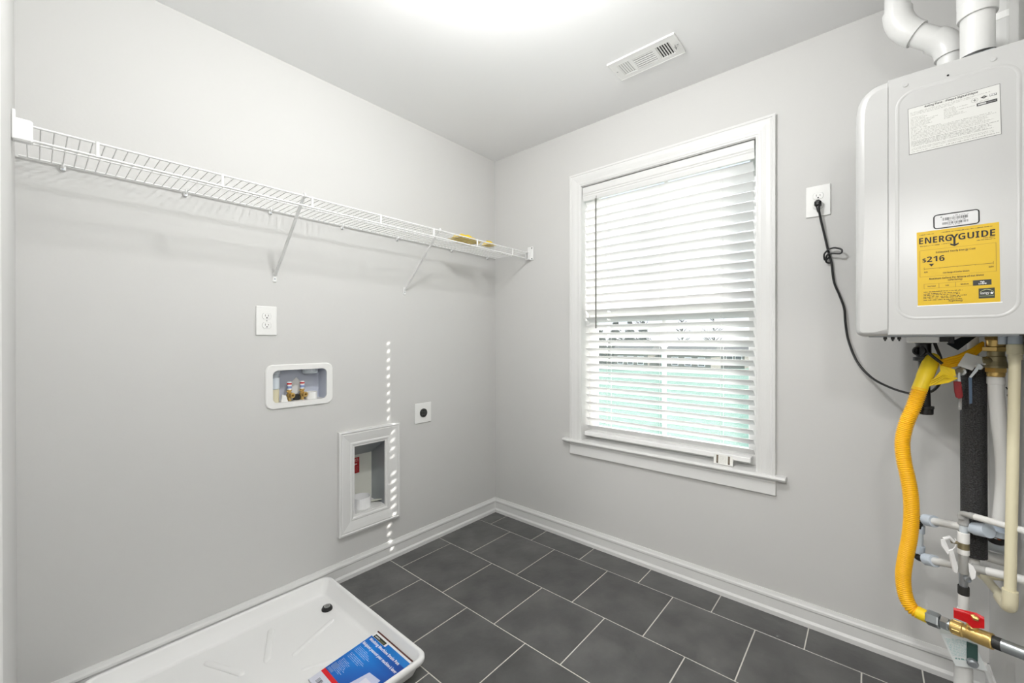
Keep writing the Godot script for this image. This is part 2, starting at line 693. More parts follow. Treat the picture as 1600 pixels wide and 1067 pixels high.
	# baseboards
	var prof := [[0, 0], [0, 0.016], [0.018, 0.016], [0.028, 0.010], [0.066, 0.0095], [0.072, 0.013], [0.080, 0.0125], [0.086, 0.009], [0.094, 0.006], [0.0974, 0.005], [0.0974, 0]]
	var up := Vector3.UP
	var b := new_st()
	mould(b, Vector3(0, 0.0, L), Vector3(0, 0.0, 0), up, Vector3.RIGHT, prof, 0, 0)
	struct("baseboard_left", b, M.trim)
	b = new_st()
	mould(b, Vector3(0, 0.0, 0), Vector3(W, 0.0, 0), up, Vector3.BACK, prof, 0, 0)
	struct("baseboard_window", b, M.trim)
	b = new_st()
	mould(b, Vector3(W, 0.0, 0), Vector3(W, 0.0, L), up, Vector3.LEFT, prof, 0, 0)
	struct("baseboard_right", b, M.trim)
	b = new_st()
	mould(b, Vector3(0, 0.0, L), Vector3(1.34, 0.0, L), up, Vector3.FORWARD, prof, 0, 0)
	struct("baseboard_back", b, M.trim)
	# door casing on the back wall
	var cas := [[0, 0], [0, 0.017], [0.02, 0.017], [0.06, 0.012], [0.075, 0.009], [0.075, 0]]
	b = new_st()
	mould(b, Vector3(1.345, 0, L), Vector3(1.345, 2.125, L), Vector3.RIGHT, Vector3.FORWARD, cas, 0, 1)
	mould(b, Vector3(1.345, 2.125, L), Vector3(2.24, 2.125, L), Vector3.DOWN, Vector3.FORWARD, cas, 1, 0)
	struct("trim_1", b, M.trim)

func build_floor():
	var s := new_st()
	bx(s, Vector3(1.45, -0.06, 2.2), Vector3(3.3, 0.1175, 4.72))
	var fl := struct("floor", s, M.grout, "dark grey slate-look tiles in a running bond with pale grout")
	var rng := RandomNumberGenerator.new()
	rng.seed = 5
	var g := 0.0021
	for r in range(-1, 7):
		var z0: float = maxf(0.005, 0.17175 + 0.33791 * (r - 0) + g) if r >= 0 else 0.005
		var z1: float = minf(L + 0.12, 0.17175 + 0.33791 * (r + 1)) - g
		if z1 - z0 < 0.02:
			continue
		var ph: float = [0.11802, 0.28720][(r + 1) % 2]
		for c in range(-1, 8):
			var x0: float = maxf(0.005, ph + 0.33447 * c + g)
			var x1: float = minf(W - 0.004, ph + 0.33447 * (c + 1) - g)
			if x1 - x0 < 0.012:
				continue
			s = new_st()
			var q := Basis(Vector3.RIGHT, rng.randf_range(-0.0006, 0.0006)) * Basis(Vector3.BACK, rng.randf_range(-0.0006, 0.0006))
			bx(s, Vector3((x0 + x1) / 2, -0.004, (z0 + z1) / 2), Vector3(x1 - x0, 0.008, z1 - z0), 0.0009, q)
			obj("tile", s, M.tiles[rng.randi_range(0, 3)], fl)

# ---------------------------------------------------------------- outdoors
func build_outside():
	var s := new_st()
	bx(s, Vector3(-10, -3.2, -70), Vector3(260, 0.4, 136))
	var o := struct("lawn", s, M.lawn, "pale green lawn far below the window")
	house("pale house with a grey gable roof seen through the left half of the blind", Vector3(-24.5783, -3.3230, -55.0000), 5.2, 2.5, 1.35)
	house("wide pale house with a grey roof seen through the right half of the blind", Vector3(-17.3937, -3.1537, -58.0000), 6.0, 2.3, 1.4)
	house("small far house at the right edge of the view outside", Vector3(-13.9535, -3.2552, -66.0000), 4.0, 2.4, 1.2)
	fir("dark evergreen tree behind the houses, left of the window muntin", Vector3(-34.5120, -4.0421, -70.0000), 8.5, 5.2)
	fir("second dark evergreen right of the taller evergreen outside", Vector3(-32.1161, -4.2989, -77.0000), 8.0, 5.4)
	fir("low dark evergreen at the far left of the view outside", Vector3(-33.9040, -3.6583, -63.0000), 6.5, 4.6)
	fir("wide dark evergreen between the two taller evergreens outside", Vector3(-38.2157, -4.9150, -84.0000), 9.0, 5.8)
	bare_tree("leafless tree rising left of the wide house outside", Vector3(-41.1275, -5.1769, -96.0000), 11.0, 41)
	bare_tree("leafless tree behind the middle of the wide house outside", Vector3(-23.9996, -3.5038, -75.0000), 8.0, 42)
	bare_tree("leafless tree at the right end of the row of houses outside", Vector3(-17.2478, -3.0004, -70.0000), 8.5, 43)

func house(label: String, at: Vector3, w: float, h: float, roof: float):
	at.y = -3.0
	var t := thing("house", label, "house", at, 0.0, "")
	var s := new_st()
	bx(s, Vector3(0, h / 2, -2.5), Vector3(w, h, 5))
	obj("walls", s, M.siding, t)
	s = new_st()
	var B := Basis(Vector3(0, 0, -1), Vector3.UP, Vector3.RIGHT)
	prism(s, [Vector2(-0.5, h - 0.12), Vector2(5.5, h - 0.12), Vector2(5.5, h), Vector2(2.5, h + roof), Vector2(-0.5, h)], -w / 2 - 0.4, w / 2 + 0.4, Vector3(), B)
	obj("roof", s, M.roof, t)
	for k in 3:
		s = new_st()
		bx(s, Vector3((k - 1) * w * 0.3, h * 0.52, 0.02), Vector3(0.95, 1.25, 0.08))
		var f := obj("window", s, M.print_white, t)
		s = new_st()
		bx(s, Vector3((k - 1) * w * 0.3, h * 0.52, 0.05), Vector3(0.75, 1.05, 0.06))
		obj("pane", s, M.win_dark, f)

func fir(label: String, at: Vector3, h: float, w: float):
	at.y = -3.0
	var t := thing("evergreen_tree", label, "tree", at)
	var s := new_st()
	tube(s, [Vector3(), Vector3(0, h * 0.9, 0)], [0.22, 0.05], 8)
	obj("trunk", s, M.bark, t)
	s = new_st()
	var rng := RandomNumberGenerator.new()
	rng.seed = int(h * 100)
	smooth(s)
	for k in 420:
		var y := rng.randf_range(0.08, 1.0)
		var a := rng.randf() * TAU
		var rr := w * 0.5 * (1.05 - y) * rng.randf_range(0.75, 1.1)
		var p := Vector3(0, h * y, 0)
		var q := p + Vector3(cos(a) * rr, -0.25 * rr, sin(a) * rr)
		var side := Vector3(-sin(a), 0, cos(a)) * (0.16 + rr * 0.14)
		tri(s, p, q - side, q + side + Vector3(0, 0.1, 0), Vector3.UP)
		tri(s, q - side, q + side + Vector3(0, 0.1, 0), q + Vector3(cos(a), -0.7, sin(a)) * 0.4, Vector3.UP)
	var f := obj("foliage", s, M.needle, t)
	f.set_meta("kind", "stuff")

func bare_tree(label: String, at: Vector3, h: float, sd: int):
	at.y = -3.0
	var t := thing("bare_tree", label, "tree", at)
	var rng := RandomNumberGenerator.new()
	rng.seed = sd
	var s := new_st()
	tube(s, [Vector3(), Vector3(0.1, h * 0.5, 0), Vector3(0, h, 0)], [0.2, 0.13, 0.02], 7)
	obj("trunk", s, M.bark, t)
	s = new_st()
	for k in 26:
		var y := rng.randf_range(0.3, 0.95) * h
		var a := rng.randf() * TAU
		var d := Vector3(cos(a), rng.randf_range(0.5, 1.2), sin(a)).normalized()
		var n := (h - y) * 0.45 + 0.6
		var p := Vector3(0.05, y, 0)
		var e := p + d * n
		tube(s, [p, p + d * n * 0.5 + Vector3(0, 0.1, 0), e], [0.07, 0.045, 0.012], 5, false)
		for j in 5:
			var u := rng.randf_range(0.3, 0.95)
			var d2 := (d + Vector3(rng.randf_range(-1, 1), rng.randf_range(0, 1), rng.randf_range(-1, 1))).normalized()
			var m := p.lerp(e, u)
			tube(s, [m, m + d2 * n * 0.4], [0.03, 0.008], 4, false)
	var br := obj("branches", s, M.bark, t)
	br.set_meta("kind", "stuff")

# ---------------------------------------------------------------- window
const WX0 := 0.701
const WX1 := 1.598
const WY0 := 0.606
const WY1 := 2.094

func build_window():
	var w := Node3D.new()
	w.name = "window_1"
	w.set_meta("kind", "structure")
	w.set_meta("label", "white double-hung window with moulded casing, stool and apron")
	add_child(w)
	var up := Vector3.UP
	var fz := Vector3.BACK
	var prof := [[0, 0], [0, 0.018], [0.010, 0.019], [0.013, 0.0165], [0.019, 0.018], [0.034, 0.0165], [0.052, 0.0125], [0.056, 0.013], [0.0655, 0.0125], [0.068, 0.0105], [0.075, 0.0095], [0.075, 0]]
	var x0 := WX0 - 0.0753
	var x1 := WX1 + 0.0753
	var y1 := WY1 + 0.075
	var s := new_st()
	mould(s, Vector3(x0, WY0 - 0.002, 0), Vector3(x0, y1, 0), Vector3.RIGHT, fz, prof, 0, 1)
	obj("casing", s, M.trim, w)
	s = new_st()
	mould(s, Vector3(x1, WY0 - 0.002, 0), Vector3(x1, y1, 0), Vector3.LEFT, fz, prof, 0, 1)
	obj("casing", s, M.trim, w)
	s = new_st()
	mould(s, Vector3(x0, y1, 0), Vector3(x1, y1, 0), Vector3.DOWN, fz, prof, 1, 1)
	obj("casing", s, M.trim, w)
	# jamb lining
	s = new_st()
	bx(s, Vector3(WX0 - 0.006, (WY0 + WY1) / 2, -0.072), Vector3(0.014, WY1 - WY0, 0.15))
	bx(s, Vector3(WX1 + 0.006, (WY0 + WY1) / 2, -0.072), Vector3(0.014, WY1 - WY0, 0.15))
	bx(s, Vector3((WX0 + WX1) / 2, WY1 + 0.004, -0.072), Vector3(WX1 - WX0, 0.014, 0.15))
	obj("jamb", s, M.trim, w)
	# stool with a rounded nose, and apron
	s = new_st()
	var st_p := [Vector2(-0.15, WY0 - 0.019), Vector2(0.028, WY0 - 0.019), Vector2(0.034, WY0 - 0.016), Vector2(0.037, WY0 - 0.0095), Vector2(0.034, WY0 - 0.003), Vector2(0.028, WY0), Vector2(-0.15, WY0)]
	var B := Basis(Vector3(0, 0, 1), Vector3.UP, Vector3(-1, 0, 0))
	var nose := []
	for p in st_p:
		nose.append(Vector2(maxf(p.x, 0.0), p.y))
	prism(s, nose, -1.7125, -0.583, Vector3(), B)
	bx(s, Vector3((WX0 + WX1) / 2, WY0 - 0.0095, -0.075), Vector3(WX1 - WX0, 0.019, 0.15))
	obj("stool", s, M.trim, w)
	s = new_st()
	var ap := [[0, 0], [0, 0.016], [0.012, 0.015], [0.05, 0.012], [0.056, 0.014], [0.068, 0.014], [0.068, 0]]
	mould(s, Vector3(x0, WY0 - 0.087, 0), Vector3(x1, WY0 - 0.087, 0), up, fz, ap, 0, 0)
	obj("apron", s, M.trim, w)
	# sashes
	var mid := 1.325
	for k in 2:
		var y0: float = WY0 if k == 0 else mid - 0.018
		var yy: float = mid + 0.018 if k == 0 else WY1 - 0.003
		var z: float = -0.100 if k == 0 else -0.132
		s = new_st()
		var bot: float = 0.075 if k == 0 else 0.036
		bx(s, Vector3(WX0 + 0.024, (y0 + yy) / 2, z), Vector3(0.046, yy - y0, 0.03), 0.003)
		bx(s, Vector3(WX1 - 0.024, (y0 + yy) / 2, z), Vector3(0.046, yy - y0, 0.03), 0.003)
		bx(s, Vector3((WX0 + WX1) / 2, y0 + bot / 2, z), Vector3(WX1 - WX0 - 0.08, bot, 0.029), 0.003)
		bx(s, Vector3((WX0 + WX1) / 2, yy - 0.019, z), Vector3(WX1 - WX0 - 0.08, 0.037, 0.029), 0.003)
		var sash := obj("sash", s, M.white, w)
		s = new_st()
		bx(s, Vector3((WX0 + WX1) / 2, (y0 + yy) / 2 + 0.018, z + 0.002), Vector3(0.02, yy - y0 - 0.1, 0.016), 0.003)
		obj("muntin", s, M.white, sash)
		s = new_st()
		bx(s, Vector3((WX0 + WX1) / 2, (y0 + yy) / 2, z - 0.002), Vector3(WX1 - WX0 - 0.09, yy - y0 - 0.07, 0.004))
		obj("pane", s, M.glass, sash)

func build_blind():
	var t := thing("window_blind", "white slatted window blind hanging inside the casing with a moulded valance", "blind")
	var s := new_st()
	bx(s, Vector3(1.144, 2.062, -0.042), Vector3(0.876, 0.048, 0.055), 0.002)
	obj("headrail", s, M.white, t)
	s = new_st()
	var vp := [[0, 0], [0, 0.010], [0.012, 0.0105], [0.034, 0.010], [0.040, 0.007], [0.046, 0.0085], [0.051, 0.006], [0.058, 0.0065], [0.078, 0.003], [0.080, 0]]
	mould(s, Vector3(0.706, 2.086, -0.012), Vector3(1.590, 2.086, -0.012), Vector3.DOWN, Vector3.BACK, vp, 0, 0)
	obj("valance", s, M.trim, t)
	# slats: inner edge up
	var lad := [0.850, 1.152, 1.445]
	var th := deg_to_rad(36.0)
	var slat := func(holes: Array) -> ArrayMesh:
		var g := new_st()
		var us := []
		var x := 0.0
		var len := 0.872
		var hw := 0.0085
		var hd := 0.0075
		for h in holes:
			us.append([x, h - hw, false])
			us.append([h - hw, h + hw, true])
			x = h + hw
		us.append([x, len, false])
		for u in us:
			var cx: float = (u[0] + u[1]) / 2
			var wd: float = u[1] - u[0]
			if u[2]:
				for sg in [-1.0, 1.0]:
					bx(g, Vector3(cx, 0, sg * (0.025 + hd) / 2), Vector3(wd, 0.0026, 0.025 - hd))
			else:
				bx(g, Vector3(cx, 0, 0), Vector3(wd, 0.0026, 0.05))
		g.generate_normals()
		return g.commit()
	var with_holes: ArrayMesh = slat.call([lad[0] - 0.708])
	var plain: ArrayMesh = slat.call([])
	for k in 30:
		var o := place("slat", with_holes if k < 27 else plain, M.slat, t)
		var yi := 2.004 - 0.0452 * k
		o.position = Vector3(0.708, yi - 0.025 * sin(th), -0.030 - 0.025 * cos(th))
		o.rotation.x = -th
	s = new_st()
	bx(s, Vector3(1.138, 0.6435, -0.045), Vector3(0.868, 0.024, 0.052), 0.003, Basis(Vector3.RIGHT, 0.02))
	obj("bottom_rail", s, M.slat, t)
	for x in lad:
		s = new_st()
		for z in [-0.026, -0.0745]:
			tube(s, [Vector3(x, 2.05, z), Vector3(x, 0.652, z)], 0.0007, 5)
		for k in 30:
			var yi: float = 2.004 - 0.0452 * k
			tube(s, [Vector3(x + 0.004, yi - 0.003, -0.027), Vector3(x + 0.004, yi - 0.034, -0.0735)], 0.0006, 4)
		obj("ladder_cord", s, M.white, t)
	s = new_st()
	tube(s, [Vector3(0.7929, 1.985, 0.0), Vector3(0.7929, 1.26, 0.0)], 0.0042, 10)
	lathe(s, Vector3(0.7929, 1.985, 0.0), Vector3.UP, [[0.0042, 0], [0.0055, 0.003], [0.0055, 0.018], [0.002, 0.022]], 10)
	tube(s, [Vector3(0.7929, 2.0, 0.0), Vector3(0.7929, 2.02, -0.006), Vector3(0.7929, 2.035, -0.018)], 0.0016, 6)
	obj("tilt_wand", s, M.wand, t)
	# warning tag under the bottom rail
	var im := Image.create(160, 90, false, Image.FORMAT_RGB8)
	im.fill(Color(0.93, 0.93, 0.91))
	var rng := RandomNumberGenerator.new()
	rng.seed = 8
	for x in [22, 118]:
		im.fill_rect(Rect2i(x, 6, 16, 76), Color(0.36, 0.32, 0.28))
		for k in 14:
			im.fill_rect(Rect2i(x + 3, 8 + k * 5, 10, 2), Color(0.55, 0.5, 0.42))
		im.fill_rect(Rect2i(x + 6, 70, 10, 10), Color(0.12, 0.06, 0.08))
	for k in 10:
		print_row(im, 48, 108, 10 + k * 7, 3, Color(0.75, 0.75, 0.72), rng)
	var c := place("warning_tag", card(0.083, 0.044, 0.0008), image_mat(im), t)
	c.set_meta("label", "white printed warning tag with two dark bars")
	c.position = Vector3(1.421, 0.6085, 0.0)
	c.rotation.x = -0.12
	rebase(t, Vector3(1.144, WY0, -0.045))

# ---------------------------------------------------------------- left wall
func build_shelf():
	var t := thing("wire_shelf", "long white coated wire shelf running along the left wall to the window corner", "shelf")
	var y := 1.7565
	var xf := 0.312
	var s := new_st()
	for k in 86:
		var z := 0.018 + k * 0.02475
		if z > 2.13:
			break
		s = new_st()
		tube(s, [Vector3(0.010, y + 0.004, z), Vector3(xf + 0.002, y + 0.0015, z)], 0.0014, 6)
		obj("deck_wire", s, M.wire, t)
	for q in [[xf, y, 0.0032], [xf, y - 0.0375, 0.0036]]:
		s = new_st()
		tube(s, [Vector3(q[0], q[1], 0.012), Vector3(q[0], q[1], 2.135)], q[2], 8)
		obj("front_rail", s, M.wire, t)
	s = new_st()
	tube(s, [Vector3(0.012, y + 0.004, 0.006), Vector3(0.012, y + 0.004, 2.14)], 0.0032, 8)
	obj("back_rail", s, M.wire, t)
	s = new_st()
	tube(s, [Vector3(0.165, y + 0.000, 0.012), Vector3(0.165, y + 0.000, 2.135)], 0.0026, 8)
	obj("middle_rail", s, M.wire, t)
	for z in [1.990, 1.688, 1.388, 1.0855, 0.785, 0.4786, 0.176]:
		s = new_st()
		tube(s, [Vector3(xf + 0.001, y + 0.003, z), Vector3(xf + 0.003, y - 0.0175, z), Vector3(xf + 0.001, y - 0.040, z)], 0.0046, 8)
		obj("lip_post", s, M.wire, t)
	for z in [2.047, 1.73, 1.434, 1.1106, 0.7957, 0.403, 0.0834]:
		s = new_st()
		bx(s, Vector3(0.006, y - 0.004, z), Vector3(0.012, 0.020, 0.013), 0.002)
		tube(s, [Vector3(0.010, y - 0.006, z), Vector3(0.0185, y - 0.002, z), Vector3(0.018, y + 0.006, z), Vector3(0.011, y + 0.010, z)], 0.003, 6)
		var cl := obj("wall_clip", s, M.wire, t)
		s = new_st()
		lathe(s, Vector3(0.012, y - 0.010, z), Vector3.RIGHT, [[0.0034, 0], [0.0034, 0.001], [0, 0.0014]], 10)
		obj("screw", s, M.galv, cl)
	# end brackets
	s = new_st()
	bx(s, Vector3(0.316, y - 0.019, 2.128), Vector3(0.026, 0.058, 0.036), 0.004)
	bx(s, Vector3(0.318, y - 0.010, 2.143), Vector3(0.034, 0.075, 0.007), 0.002)
	obj("end_bracket", s, M.wire, t)
	s = new_st()
	bx(s, Vector3(0.320, y - 0.004, 0.004), Vector3(0.046, 0.088, 0.008), 0.003)
	ring(s, rrect(0.026, 0.056, 0.007, 4), rrect(0.018, 0.048, 0.004, 4), 0.004, 0.034, 0.001, Vector3(xf, y - 0.019, 0))
	var eb := obj("end_bracket", s, M.wire, t)
	s = new_st()
	lathe(s, Vector3(0.333, y + 0.030, 0.008), Vector3.BACK, [[0.004, 0], [0.004, 0.001], [0, 0.0015]], 10)
	lathe(s, Vector3(0.333, y - 0.038, 0.008), Vector3.BACK, [[0.004, 0], [0.004, 0.001], [0, 0.0015]], 10)
	obj("screw", s, M.dark, eb)
	rebase(t, Vector3(0, y, 1.07))
	var names := ["white diagonal shelf brace left, nearer the camera, above the duplex outlet", "white diagonal shelf brace right, nearer the window corner"]
	for k in 2:
		var z: float = [1.4165, 0.7445][k]
		var b := thing("shelf_brace", names[k], "brace", Vector3(), 0.0, "diagonal braces under the wire shelf")
		s = new_st()
		var p0 := Vector3(0.007, 1.478, z)
		var p1 := Vector3(0.300, y - 0.006, z)
		var d := (p1 - p0).normalized()
		bx(s, (p0 + p1) / 2, Vector3((p1 - p0).length(), 0.006, 0.013), 0.002, Basis(d, Vector3(-d.y, d.x, 0), Vector3(0, 0, 1)))
		obj("arm", s, M.wire, b)
		s = new_st()
		tube(s, [p1, p1 + Vector3(0.012, 0.004, 0), p1 + Vector3(0.019, 0.010, 0), p1 + Vector3(0.012, 0.016, 0)], 0.004, 8)
		obj("hook", s, M.wire, b)
		s = new_st()
		bx(s, Vector3(0.0025, 1.470, z), Vector3(0.005, 0.042, 0.016), 0.002)
		var ft := obj("foot", s, M.wire, b)
		s = new_st()
		lathe(s, Vector3(0.005, 1.463, z), Vector3.RIGHT, [[0.0034, 0], [0.0034, 0.001], [0, 0.0014]], 10)
		obj("screw", s, M.galv, ft)
		rebase(b, Vector3(0, 1.45, z))

func build_yellow_bundle():
	var t := thing("cloth_bundle", "crumpled yellow strip lying on the wire shelf near the window corner", "cloth")
	var rng := RandomNumberGenerator.new()
	rng.seed = 77
	for k in 2:
		var s := new_st()
		var base: Vector3 = [Vector3(0.235, 1.762, 0.50), Vector3(0.25, 1.762, 0.325)][k]
		var sz: Vector2 = [Vector2(0.10, 0.18), Vector2(0.07, 0.07)][k]
		var hh: float = [0.036, 0.030][k]
		var n := 14
		var g := []
		for i in n + 1:
			var row := []
			for j in n + 1:
				var u := i / float(n) - 0.5
				var v := j / float(n) - 0.5
				var e := maxf(0.0, 1.0 - 4.0 * (u * u + v * v))
				var f := absf(sin(u * 13.0 + v * 5.0 + k)) * 0.5 + absf(sin(v * 11.0 - u * 4.0)) * 0.5
				row.append(base + Vector3(u * sz.x, pow(e, 0.6) * hh * (0.45 + 0.55 * f), v * sz.y))
			g.append(row)
		smooth(s)
		for i in n:
			for j in n:
				quad(s, g[i][j], g[i + 1][j], g[i + 1][j + 1], g[i][j + 1], Vector3.UP)
		flat(s)
		bx(s, base + Vector3(0, 0.002, 0), Vector3(sz.x * 0.8, 0.004, sz.y * 0.8), 0.001)
		obj("fold", s, M.tag_yellow, t)
	var s := new_st()
	tube(s, [Vector3(0.19, 1.772, 0.43), Vector3(0.205, 1.775, 0.40), Vector3(0.20, 1.771, 0.36)], 0.012, 8, true, 0.35)
	obj("strip", s, M.tag_yellow, t)
	rebase(t, Vector3(0.195, 1.7615, 0.42))

func build_register():
	var t := thing("ceiling_register", "white louvred air register set into the ceiling near the window", "vent", Vector3(1.2305, H, 0.3355))
	var B := Basis(Vector3.RIGHT, Vector3(0, 0, 1), Vector3.DOWN)
	var s := new_st()
	# frame plate with three openings
	holed(s, [-0.150, 0.150, -0.0725, 0.0725], [[-0.118, -0.058, -0.046, 0.040], [-0.046, 0.044, -0.046, 0.038], [0.058, 0.118, -0.046, 0.040]], 0.0, 0.006, Vector3(), B)
	ring(s, rrect(0.302, 0.147, 0.004, 2), rrect(0.294, 0.139, 0.004, 2), 0.0, 0.0068, 0.002, Vector3(), B)
	obj("frame", s, M.white, t)
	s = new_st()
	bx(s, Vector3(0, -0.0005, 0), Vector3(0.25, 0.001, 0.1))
	obj("duct_shade", s, M.dark, t)  # flat dark sheet, its colour standing for the shade inside the duct
	for k in 6:
		for sd in [-1.0, 1.0]:
			s = new_st()
			var x: float = sd * 0.088 + (k - 2.5) * 0.0105
			bx(s, Vector3(x, -0.004, -0.003), Vector3(0.0075, 0.0012, 0.086), 0.0, Basis(Vector3.BACK, -0.5 * sd))
			obj("louvre", s, M.white, t)
		s = new_st()
		bx(s, Vector3(-0.001, -0.004, (k - 2.5) * 0.0138 - 0.004), Vector3(0.09, 0.0012, 0.0075), 0.0, Basis(Vector3.RIGHT, -0.3))
		obj("louvre", s, M.white, t)
	s = new_st()
	bx(s, Vector3(0.129, -0.010, -0.006), Vector3(0.003, 0.008, 0.026), 0.001)
	bx(s, Vector3(0.135, -0.010, -0.004), Vector3(0.010, 0.003, 0.003), 0.0)
	obj("lever", s, M.grey, t)
	s = new_st()
	for x in [-0.134, 0.140]:
		lathe(s, Vector3(x, -0.006, 0.0), Vector3.DOWN, [[0.0035, 0], [0.0035, 0.001], [0, 0.0015]], 8)
	obj("screw", s, M.grey, t)

func outlet(label: String, at: Vector3, turn: float, plugged: bool):
	var t := thing("wall_outlet", label, "outlet", at, turn)
	var s := new_st()
	bx(s, Vector3(0, 0, 0.003), Vector3(0.082, 0.1265, 0.0062), 0.0025)
	obj("plate", s, M.white, t)
	for sg in [1.0, -1.0]:
		s = new_st()
		var pl := []
		for k in 24:
			var a := TAU * k / 24
			pl.append(Vector2(cos(a) * 0.0172, clampf(sin(a) * 0.0172, -0.0125, 0.0125)) + Vector2(0, sg * 0.0197))
		prism(s, pl, 0.0, 0.0078, Vector3(), Basis(), 0.0008)
		var r := obj("receptacle", s, M.white, t)
		ring_line(pl, r)
		s = new_st()
		for q in [[-0.0062, 0.0030, 0.0016, 0.0085], [0.0062, 0.0030, 0.0016, 0.0068]]:
			bx(s, Vector3(q[0], sg * 0.0197 + q[1], 0.0077), Vector3(q[2], q[3], 0.0008))
		lathe(s, Vector3(0, sg * 0.0197 - 0.0068, 0.0074), Vector3.BACK, [[0.0026, 0], [0.0026, 0.0008], [0, 0.0008]], 10)
		obj("slots", s, M.black, r)
	s = new_st()
	lathe(s, Vector3(0, 0, 0.006), Vector3.BACK, [[0.003, 0], [0.003, 0.0006], [0, 0.001]], 10)
	obj("screw", s, M.grey, t)

func ring_line(pl: Array, parent: Node):
	var inn := []
	var c := Vector2()
	for p in pl:
		c += p / pl.size()
	for p in pl:
		inn.append(c + (p - c) * 1.05)
	var s := new_st()
	ring(s, inn, pl, 0.0, 0.00645)
	obj("gap", s, M.grey, parent)

func dryer_outlet():
	var t := thing("dryer_outlet", "square white wall plate with a black round four-slot socket near the corner", "outlet", Vector3(0, 0.769, 0.62), PI / 2)
	var s := new_st()
	bx(s, Vector3(0, 0, 0.003), Vector3(0.1165, 0.1175, 0.0062), 0.0025)
	obj("plate", s, M.white, t)
	s = new_st()
	lathe(s, Vector3(0, 0, 0.004), Vector3.BACK, [[0.0255, 0], [0.0255, 0.006], [0.022, 0.007], [0.021, 0.0045], [0, 0.0045]], 28)
	var r := obj("socket", s, flat_mat(0.2, 0.2, 0.195, 0.45), t)
	s = new_st()
	bx(s, Vector3(-0.0125, 0, 0.0088), Vector3(0.004, 0.014, 0.001))
	bx(s, Vector3(0.0125, 0, 0.0088), Vector3(0.004, 0.014, 0.001))
	bx(s, Vector3(0, 0.014, 0.0088), Vector3(0.011, 0.006, 0.001))
	bx(s, Vector3(0, -0.014, 0.0088), Vector3(0.010, 0.007, 0.001))
	obj("slots", s, M.black, r)
	s = new_st()
	ring(s, rrect(0.022, 0.022, 0.004, 3), rrect(0.018, 0.018, 0.003, 3), 0.008, 0.0105)
	obj("guard", s, flat_mat(0.35, 0.35, 0.34, 0.45), r)

